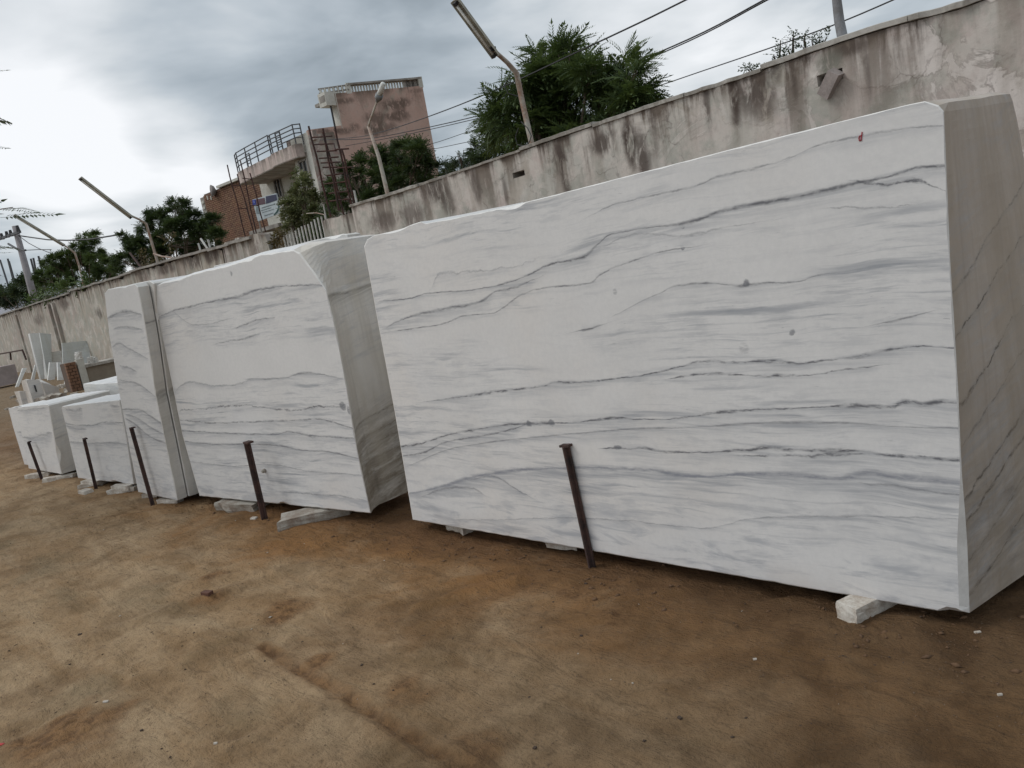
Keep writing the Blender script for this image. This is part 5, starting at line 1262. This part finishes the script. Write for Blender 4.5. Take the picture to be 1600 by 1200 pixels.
def tree(name, label, cat, circles, Yd, tmpl, mt, fs, dens, base_px, seed, group=None, spread=.8, trunk_r=.09, core=True, flat=1., upb=.35):
    """circles: (px, py, radius px) of leaf clumps as they sit in the crown, each given its own depth"""
    rng = random.Random(seed); q = atY(base_px, 400, Yd); base = Vector((q.x, Yd, 0))
    root = empty(name, base, label, cat, group); cl = []
    for (px, py, r) in circles:
        y = Yd + rng.uniform(-1, 1) * spread; c = atY(px, py, y); t = abs(np.linalg.norm(ROT.T @ (np.array(c) - [0, 0, EYE]))); R = r * 1.1 / FPX * t; cl.append((c, R))
    cen = sum((c for c, _ in cl), Vector()) / len(cl); low = min(c.z for c, _ in cl)
    fork = Vector((base.x * .6 + cen.x * .4, Yd, max(.8, low * .62)))
    mb = MB(); mb.tube([base + Vector((0, 0, -.05)), base.lerp(fork, .5) + Vector((.05, 0, 0)), fork], [trunk_r * 1.25, trunk_r, trunk_r * .8], 8); mb.build('trunk', M['bark'], root, smooth=True)
    mb = MB()
    for (c, R) in cl:
        m1 = fork.lerp(c, .55) + Vector((rng.uniform(-.1, .1), rng.uniform(-.1, .1), -.1 * R)); mb.tube([fork, m1, c], [trunk_r * .5, trunk_r * .3, trunk_r * .1], 5)
        for k in range(4):
            e = c + Vector((rng.gauss(0, 1), rng.gauss(0, 1), rng.gauss(0, 1))).normalized() * R * .7; mb.tube([m1.lerp(c, .6), e], [trunk_r * .14, .006], 4)
    mb.build('limbs', M['bark'], root)
    pl = []
    for (c, R) in cl:
        n = int(6.4 * dens * (R / .5) ** 1.7) + 8; sub = []
        for k in range(max(3, int(5 + R * 6))):
            d = Vector((rng.gauss(0, 1), rng.gauss(0, 1), rng.gauss(0, .8))).normalized(); sub.append((c + Vector((d.x, d.y, d.z * flat)) * R * rng.uniform(.25, .82), d))
        for k in range(n):
            s, sd_ = rng.choice(sub); d = (sd_ * .7 + Vector((rng.gauss(0, 1), rng.gauss(0, 1), rng.gauss(0, .7) + upb)) * .65).normalized()
            o = s + d * rng.uniform(-.05, .12) * R; pl.append((tuple(o), tuple(d), fs * rng.uniform(.65, 1.15)))
    foliage('crown', pl, tmpl, mt, root, seed)
    return root
tree('leafy_tree', 'large dark feathery-leaved tree rising behind the wall beside the nearest lamp pole', 'tree',
     [(860,115,34),(885,98,26),(905,125,34),(830,140,30),(950,125,30),(975,115,22),(800,165,26),(850,165,38),(900,165,38),(950,165,36),(985,150,26),(780,180,20),(825,195,34),(875,200,38),(925,192,34),(965,180,28),(995,165,18),(790,205,24),(840,90,10),(868,82,11),(1000,140,14),(990,120,14),(845,225,26),(900,215,24),(935,210,20),(920,108,20),(812,128,14),(775,192,16)],
     9.6, T_long, L_mid, .34, 52, 880, 11, trunk_r=.12, spread=.55)
tree('dark_tree', 'dense dark tree in front of the pink end wall', 'tree',
     [(560,262,24),(585,245,22),(610,240,24),(635,235,22),(655,235,18),(672,255,22),(600,275,28),(640,270,28),(560,290,22),(530,300,20),(545,315,18),(590,300,24),(630,295,22),(670,285,22),(690,275,16),(520,285,14),(575,315,18),(518,318,14),(650,255,20),(620,256,24),(550,275,18)],
     11.5, T_neem, L_dark, .19, 90, 610, 12, spread=.7, flat=.8)
tree('small_tree', 'low thin-leaved tree between the dark tree and the large feathery tree', 'tree',
     [(720,245,16),(745,235,16),(765,225,15),(710,262,13),(735,262,16),(760,255,18),(785,240,18),(700,268,10),(690,262,12),(752,248,18),(778,226,14),(800,240,14)], 11., T_neem, L_blue, .17, 70, 750, 13, spread=.4, flat=.8)
tree('gate_tree', 'yellow-green bushy tree standing before the house behind the white gate', 'tree',
     [(472,300,16),(460,318,18),(485,312,18),(470,335,20),(495,335,16),(452,335,14),(480,352,16),(470,275,8),(475,285,10),(452,303,10),(500,350,12),(462,352,14),(445,322,9),(490,360,12),(476,318,18)], 11.8, T_round, L_light, .17, 74, 475, 14, spread=.4, upb=-.1)
tree('shade_bush', 'dark leafy bush behind the bars at the right end of the gate', 'bush',
     [(500,360,16),(485,372,14),(505,345,10),(515,340,12),(470,380,12)], 10.2, T_neem, L_dark, .2, 70, 495, 15, spread=.3)
tree('dark_tree', 'broad dark tree behind the second tube lamp, left of the brick house', 'tree',
     [(245,345,18),(270,335,16),(285,325,11),(300,340,18),(320,350,16),(335,345,12),(225,350,14),(205,372,16),(200,395,18),(230,380,20),(260,370,20),(290,365,20),(320,375,18),(250,400,20),(285,392,18),(310,395,14),(190,405,12),(215,410,14),(330,385,10),(345,372,8),(275,352,18),(250,388,18),(300,380,18),(225,398,16),(335,365,12),(272,318,7),(283,316,7)],
     13.5, T_neem, L_dark, .24, 78, 270, 16, spread=.9, flat=.75)
tree('small_tree', 'mid-green tree behind the third tube lamp with a tuft on top', 'tree',
     [(140,380,9),(133,372,8),(148,368,7),(122,385,10),(150,395,14),(165,405,12),(130,400,14),(105,400,12),(90,408,12),(110,420,16),(140,420,18),(165,425,14),(85,425,14),(70,432,14),(60,445,12),(95,442,14),(125,436,14),(75,415,8),(180,415,10),(155,440,8),(176,428,12),(150,410,16),(118,408,14),(62,458,10)],
     14.5, T_neem, L_mid, .27, 74, 120, 17, spread=.9, flat=.75)
tree('dull_tree', 'dull grey-green tree at the far left edge behind the pale rods', 'tree',
     [(5,462,9),(15,455,9),(30,450,9),(38,440,9),(45,455,10),(30,465,9),(12,470,7),(50,440,8),(-10,465,12),(40,468,8),(22,462,9)], 15.5, T_round, L_blue, .42, 30, 25, 18, spread=.7)
# creeper on the left wall, dry tangle by the gate
def clump(name, label, cat, circles, mt, tmpl, fs, dens, seed, Yoff=.0, upb=.3):
    rng = random.Random(seed); c0 = onw(circles[0][0], circles[0][1]); root = empty(name, c0, label, cat); pl = []; mb = MB()
    for (px, py, r) in circles:
        c = onw(px, py) + Vector((0, Yoff, 0)); R = r / FPX * (Vector(c) - Vector((0, 0, EYE))).length
        mb.tube([c0 + Vector((0, Yoff, -.15)), c0.lerp(c, .6) + Vector((0, Yoff, -.02)), c], [.012, .008, .004], 5)
        for k in range(dens):
            d = Vector((rng.gauss(0, 1), rng.gauss(0, .6), rng.gauss(0, 1) + upb)).normalized(); pl.append((tuple(c + d * R * rng.uniform(0, .6)), tuple(d), fs * rng.uniform(.7, 1.2)))
    mb.build('stem', M['bark'], root); foliage('leaves', pl, tmpl, mt, root, seed); return root
clump('creeper', 'leafy creeper hanging over the blackened wall below the utility pole', 'creeper', [(55,468,8),(70,462,9),(90,455,8),(100,450,7),(45,472,6),(80,458,7),(118,446,6),(130,440,6)], L_mid, T_round, .28, 22, 40, .1)
clump('dry_vine', 'dry brown tangled vine hanging at the left end of the white gate', 'vine', [(424,372,6),(430,378,6),(422,384,6),(434,368,4),(428,362,4)], L_dry, T_round, .13, 20, 41, .1, -.4)
clump('dry_vine', 'dry brownish dead leaves among the small tree behind the third tube lamp', 'vine', [(118,395,5),(108,425,7),(85,420,6),(112,436,7),(95,436,6)], L_dry, T_round, .32, 12, 42, 3.)
# small climbing plants on the coping at the right
for i, (lst, lb) in enumerate([
    ([(1163,104,3),(1161,108,3),(1168,108,4),(1166,112,4)], 'tiny leafy sprig on the wall top, leftmost of the plants there'),
    ([(1200,98,5),(1202,85,4),(1206,92,5),(1212,72,4),(1213,62,3),(1212,82,4),(1212,92,5)], 'plant with an upright leafy shoot on the wall top, just right of the leftmost sprig'),
    ([(1216,84,4),(1224,74,5),(1232,58,3),(1233,50,2.5),(1233,66,3),(1234,76,4),(1230,88,5),(1222,90,5)], 'tallest twin-shooted plant on the wall top, between the other sprigs'),
    ([(1246,86,2),(1248,72,2),(1249,62,2),(1250,55,2)], 'single thin bare-looking shoot on the wall top'),
    ([(1258,85,4),(1262,62,5),(1268,65,6),(1275,60,5),(1280,62,4),(1266,72,5),(1274,70,4),(1256,78,3),(1286,56,2)], 'round-leaved plant leaning right on the wall top, beside the grey post')]):
    clump('wall_plant', lb, 'plant', lst[::-1] if False else sorted(lst, key=lambda p: -p[1]), L_blue, T_round, .055, 5, 50 + i, .08)

# tree standing just outside the picture on the left: only branch tips reach in
def onR(px, py, dist): d = ray(px, py); d = d / np.linalg.norm(d); return Vector(d * dist) + Vector((0, 0, EYE))
tb = onR(-560, 470, 10.); tb = Vector((tb.x, tb.y, 0)); near_t = empty('overhanging_tree', tb, 'tree beyond the left edge, a few feathery branch tips hanging into the sky', 'tree')
top_ = onR(-540, 330, 10.); mb = MB(); mb.tube([tb, tb.lerp(top_, .5) + Vector((.06, .03, 0)), top_], [.15, .11, .08], 10); mb.build('trunk', M['bark'], near_t, smooth=True)
tips = [(50, 318, -12), (22, 178, 14), (8, 105, 20), (5, 222, -5), (30, 378, 10), (12, 390, 0)]
mb = MB(); pl = []; rng = random.Random(8)
for (px, py, an) in tips:
    T_ = onR(px, py, 6.5 + rng.uniform(-.3, .3)); mid = onR(px - 190, py + 30, 8.); m2 = onR(px - 370, py * .6 + 130, 9.2); mb.tube([top_, m2, mid, onR(px - 30, py + 6, 6.8)], [.045, .03, .013, .003], 6)
    for k in range(34):
        t_ = rng.random() ** .7; c = (top_.lerp(m2, t_ * 3) if t_ < .33 else (m2.lerp(mid, (t_ - .33) * 3) if t_ < .66 else mid.lerp(onR(px - 100, py + 18, 7.3), (t_ - .66) * 3))); dd_ = Vector((rng.gauss(0, 1), rng.gauss(0, 1), rng.gauss(0, .6))).normalized(); pl.append((tuple(c), tuple(dd_), .32))
    st = onR(px - 46, py + 9, 6.8); d = (T_ - st); L = d.length
    pl.append((tuple(st), tuple(d), L)); 
    if px > 40:
        for k in range(1): st2 = onR(px - 50, py + 22, 6.7); pl.append((tuple(st2), tuple(onR(px - 14, py + 16, 6.6) - st2), L * .8))
for k in range(1500):
    c = top_ + Vector((rng.gauss(0, .75), rng.gauss(0, .75), .75 + rng.gauss(0, .5))); d = Vector((rng.gauss(0, 1), rng.gauss(0, 1), rng.gauss(0, .5))).normalized(); pl.append((tuple(c), tuple(d), .34))
mb.build('limbs', M['bark'], near_t); foliage('crown', pl, leaf_template(13, .26, .125, .12, 9), L_blue, near_t, 8)


# ================================================================== FAR YARD: LEANING SLABS, OFFCUTS, TROUGH
Gs = 'marble pieces leaning by the far wall'
mfar = marble('far_slab', 2., 2., [], streak=.3, seed=31., tint=(.74, .745, .72), warm=.35)
mfar2 = marble('far_slab_grey', 2., 2., [], streak=.5, seed=35., tint=(.60, .63, .61), warm=.4)
def quad_slab(pts, back, lean, th, mt, label, name='marble_slab', cat='marble slab', group=None):
    """pts: bottom-left, bottom-right, top-right, top-left in picture units; the face looks down the yard (+X),
       stands on the earth where its lower left corner shows (moved back by 'back') and leans away by 'lean'"""
    x0 = atZ(*pts[0]).x - back
    P = [atX(*p, x0) for p in pts[:2]] + [atX(*p, x0 - lean) for p in pts[2:]]
    n_ = Vector((-1, 0, 0)); org = Vector((P[0].x, P[0].y, P[0].z)); Q = [p + n_ * th for p in P]
    mb = MB(); mb.hexa([P[0], P[1], Q[1], Q[0], P[3], P[2], Q[2], Q[3]])
    return tag(mb.build(name, mt, None, org), label, cat, group)
yA = 7.1
q = quad_slab([(64, 593), (75, 592), (62, 520), (46, 521)], 0, .35, .2, mfar, 'tallest pale leaning slab by the far wall', group=Gs)
quad_slab([(75, 592), (82, 594), (80, 522), (62, 520)], -.1, .3, .1, mfar2, 'grey slab leaning just right of the tallest pale slab', group=Gs)
quad_slab([(72, 566), (97, 562), (94, 520), (69, 524)], -3.2, .1, .4, mfar, 'upper squared pale block in the stack right of the tallest leaning slab', 'marble_block', 'marble block')
quad_slab([(75, 592), (97, 592), (96, 548), (72, 551)], .1, .05, .4, mfar, 'broad pale block at the bottom of the stack right of the tallest slab', 'marble_block', 'marble block')
quad_slab([(100, 594), (142, 566), (138, 532), (97, 536)], .3, .3, .06, mfar2, 'wide grey-green slab leaning behind the brick pillar', group=Gs)
quad_slab([(25, 605), (29, 605), (42, 575), (36, 575)], 0, .4, .12, mfar, 'short pale strut leaning left at the end of the long pinkish trough', group=Gs)
quad_slab([(49, 594), (54, 594), (58, 570), (55, 570)], -.4, .4, .1, mfar, 'pale strut leaning against the foot of the tallest slab', group=Gs)
quad_slab([(33, 575), (46, 592), (48, 560), (31, 565)], -2., .1, .1, mfar2, 'squat pale slab left of the tallest leaning slab', group=Gs)
quad_slab([(75, 594), (86, 594), (88, 566), (78, 566)], -.4, .3, .12, mfar, 'pale strut in front of the broad block, left one of two', group=Gs)
quad_slab([(91, 594), (100, 594), (96, 566), (90, 566)], -.4, .3, .12, mfar, 'pale strut in front of the broad block, right one of two', group=Gs)
quad_slab([(102, 601), (108, 600), (108, 572), (103, 572)], 0, .3, .12, mfar, 'pale strut standing left of the brick pillar', group=Gs)
# long pinkish stone trough
pk = simple('pinkish_stone', (.42, .36, .355), .85, 0, col2=(.30, .26, .25), scale=1.2, bump=.4)
P = [atZ(-60, 620), atZ(32, 600)]; mb = MB()
d = (P[1] - P[0]).normalized(); n_ = Vector((-d.y, d.x, 0)); zt_ = .72
mb.hexa([P[0] + Vector((0, 0, .06)), P[1] + Vector((0, 0, .06)), P[1] + n_ * .8 + Vector((0, 0, .06)), P[0] + n_ * .8 + Vector((0, 0, .06)), P[0] + Vector((0, 0, zt_)), P[1] + Vector((0, 0, zt_)), P[1] + n_ * .8 + Vector((0, 0, zt_)), P[0] + n_ * .8 + Vector((0, 0, zt_))])
tag(mb.build('stone_block', pk, None, P[1]), 'long low pinkish stone block lying at the far left edge', 'stone block')
fr = empty('metal_frame', atY(10, 560, 7.9), 'thin dark metal frame lying on the long pinkish stone block', 'frame')
for a, b in (((-5, 554), (35, 547)), ((35, 547), (41, 562)), ((16, 551), (17, 562)), ((-5, 554), (-5, 572))):
    mb = MB(); mb.bar(atY(*a, 7.9), atY(*b, 7.9), .05, .05); mb.build('bar', M['rust'], fr)
# brick pillar and low rendered tank
xP = atZ(121, 611).x; y0_ = atX(113, 612, xP).y; y1_ = atX(130, 609, xP).y; zt_ = atX(106, 567, xP).z
pil = empty('brick_pillar', (xP, y0_, 0), 'short red brick pillar beyond the low blocks', 'pillar')
mb = MB(); mb.box((xP - .25, (y0_ + y1_) / 2, zt_ / 2 - .005), (.42, y1_ - y0_ - .03, zt_ - .02)); mb.build('mortar_core', mortar, pil)
nc = 9
for r in range(nc):
    for k in range(3):
        off = (r % 2) * .5; a = y0_ + (y1_ - y0_) * max(0, (k - off) / 2.); b = y0_ + (y1_ - y0_) * min(1, (k + 1 - off) / 2.)
        if b - a < .04: continue
        mb = MB(); mb.box((xP - .05 + .004 * math.sin(r * 3 + k), (a + b) / 2, (r + .5) * zt_ / nc), (.12, b - a - .014, zt_ / nc - .014)); mb.build('brick', mbrick, pil)
tank = empty('cement_tank', (xP, y1_ + .05, 0), 'low tan cement tank wall right of the brick pillar', 'tank')
mt_ = simple('tan_render', (.33, .29, .23), .9, 0, col2=(.26, .22, .175), scale=1.5, bump=.3)
ya = atX(143, 606, xP).y; yb = atX(215, 590, xP).y; zt2 = atX(150, 571, xP).z; pa = atX(131.5, 609, xP).y
mb = MB(); mb.box((xP - .45, (ya + yb) / 2, zt2 / 2), (.8, yb - ya, zt2)); mb.build('tank_wall', mt_, tank)
mb = MB(); mb.box((xP - .43, (ya + yb) / 2 - .01, zt2 + .035), (.9, yb - ya, .07)); mb.build('rim', M['coping'], tank)
zp_ = atX(129, 560, xP).z; mb = MB(); mb.box((xP - .09, (pa + ya) / 2, zp_ / 2), (.16, ya - pa - .01, zp_)); mb.build('corner_post', M['white_paint'], tank)
for i, (px, py, s, lb) in enumerate([(143, 564, .16, 'small white offcut on the rim of the cement tank, left one'), (150, 562, .14, 'small white offcut on the rim of the cement tank, right one'), (124, 556, .2, 'thin white splinter lying on the brick pillar top')]):
    p = atX(px, py + 4, xP - .3); stone('offcut', (p.x, p.y, (zt2 + .06) if i < 2 else zt_ - .01), (s * .7, s * .6, s * 1.1), .6, mfar, lb, 'offcut', seed=60 + i)
# cut blocks standing right behind the far left low block
mc = marble('cut_piece', 1., 1., [], streak=.2, seed=41., tint=(.66, .63, .59), warm=.3)
for i, (c, y, th, lb) in enumerate([
    ([(40, 650), (47, 648), (40, 593), (36, 596)], -13.3, .3, 'narrow pinkish offcut at the left end of the stack behind the far left block'),
    ([(47, 650), (62, 648), (62, 594), (40, 594)], -13.0, .35, 'pale squared offcut with two dark notches, behind the far left low block'),
    ([(31, 650), (41, 650), (40, 612), (29, 614)], -12.7, .3, 'lowest leftmost offcut in the stack behind the far left block'),
    ([(62, 640), (88, 636), (93, 603), (66, 596)], -13.2, .6, 'bulky pale offcut, bluish on top, right part of the stack behind the far left block')]):
    b0, b1, b2, b3 = c; P0 = atX(*b0, y); P1 = atX(*b1, y); P2 = atX(*b2, y); P3 = atX(*b3, y)
    P0.z = P1.z = 0.; P0.y = P3.y + .03; P1.y = P2.y
    mb = MB(); D_ = Vector((-th, .03, 0)); V = [P0, P1, P1 + D_, P0 + D_, P3, P2, P2 + D_ + Vector((0, 0, -.05)), P3 + D_]
    mb.hexa(V); ob = mb.build('offcut_block', mc, None, Vector((P0.x, P0.y, 0)))
    bm = bmesh.new(); bm.from_mesh(ob.data); bmesh.ops.subdivide_edges(bm, edges=bm.edges, cuts=4, use_grid_fill=True)
    for v in bm.verts: v.co += Vector((nz(v.co, 3, i), nz(v.co, 3, i + 5), nz(v.co, 4, i + 9))) * .05
    bm.to_mesh(ob.data); bm.free(); tag(ob, lb, 'offcut')
rng = random.Random(77)
for i, (px, py, sz) in enumerate([(20, 622, .14), (34, 628, .18), (108, 612, .2), (117, 618, .16), (150, 616, .15), (160, 612, .2), (70, 606, .25), (56, 603, .2), (98, 606, .22), (12, 640, .1)]):
    q = atZ(px, py); stone('rubble_piece', (q.x, q.y, -.01), (sz, sz * .7, sz * .5), rng.uniform(0, 3), M['chip'] if i % 3 else M['chipdirty'],
        'small broken marble piece in the far yard, ' + ['below the long pinkish block', 'left of the offcut stack', 'at the foot of the brick pillar', 'just before the brick pillar', 'before the tan tank, left one', 'before the tan tank, right one', 'at the foot of the tallest leaning slab', 'by the short pale strut', 'beside the twin struts', 'nearest the left edge'][i], 'rubble', seed=140 + i, rough=.3)
for px in (55,):
    p = atX(px, 607, -12.98); mb = MB(); mb.box((p.x, p.y, p.z), (.06, .014, .10)); tag(mb.build('notch_peg', M['blackish'], None, p), 'short dark peg set in the pale squared offcut', 'peg')
p = atX(78, 622, -12.6); stone('offcut', (p.x, p.y, 0), (.4, .26, max(.2, p.z + .03)), .2, M['chipdirty'], 'brownish rough offcut among the stack behind the far left block', 'offcut', seed=71)
# trash and marks on the ground, hoof-sized bits
q = atZ(2, 1163); stone('wrapper', (q.x, q.y, gz_at(q.x, q.y)), (.022, .012, .006), .5, simple('red_wrapper', (.5, .03, .03), .5, 0), 'tiny red scrap on the earth at the lower left edge', 'scrap', seed=80)
for i, (px, py, s, lb) in enumerate([(166, 1099, .022, 'white scrap lying alone in the lower left yard'), (338, 1166, .014, 'tiny white splinter near the bottom left'), (1180, 1032, .013, 'tiny white splinter in front of the squared offcut'), (1528, 990, .02, 'white fragment on dark soil below the corner of the largest block'),
                                     (1563, 1091, .014, 'white speck near the lower right edge')]):
    q = atZ(px, py); stone('splinter', (q.x, q.y, gz_at(q.x, q.y)), (s, s * .45, .006), .7, M['chip'], lb, 'splinter', seed=90 + i)
for i, (px, py, s, lb) in enumerate([(915, 909, .014, 'dark clod nearest the foot of the thick stake'), (125, 991, .018, 'dark flat clod alone in the left yard'), (222, 1143, .012, 'black clod in the lower left yard'), (564, 1034, .012, 'black clod beside the narrow wheel track'), (1062, 1120, .015, 'black clod at lower centre right of the wheel track'),
                                     (908, 993, .012, 'black clod left of the lower centre dark patch'), (827, 1086, .009, 'lone black clod below the middle of the largest block'), (835, 1166, .013, 'reddish clod near the bottom centre')]):
    q = atZ(px, py); stone('clod', (q.x, q.y, gz_at(q.x, q.y) - .002), (s, s * .7, s * .5), .7 * i, clod, lb, 'clod', seed=110 + i)
# the small red mark painted on the largest block
def paint(fr, pts, nm, mt, w=.006):
    mb = MB(); P = [fr.w(*fr.uv(*p), -.0015) for p in pts]
    for a, b in zip(P, P[1:]): mb.bar(a, b, w, .002, up=tuple(fr.uy))
    return mb
redp = simple('red_paint', (.42, .03, .05), .6, 0, scale=20, bump=0)
mb = paint(f1, [(1347.2, 206), (1345.6, 220)], '', redp, .0032)
mb2 = paint(f1, [(1346.2, 212), (1343.2, 212.5), (1342.2, 216), (1343.2, 220), (1345.8, 218.5)], '', redp, .0032); mb.add(mb2.v, mb2.f)
mk = mb.build('painted_mark', redp, None); mk.parent = bpy.data.objects['marble_block']; mk.matrix_basis = bpy.data.objects['marble_block'].matrix_basis.inverted() if False else (Matrix.Translation(bpy.data.objects['marble_block'].location) @ bpy.data.objects['marble_block'].rotation_euler.to_matrix().to_4x4()).inverted()
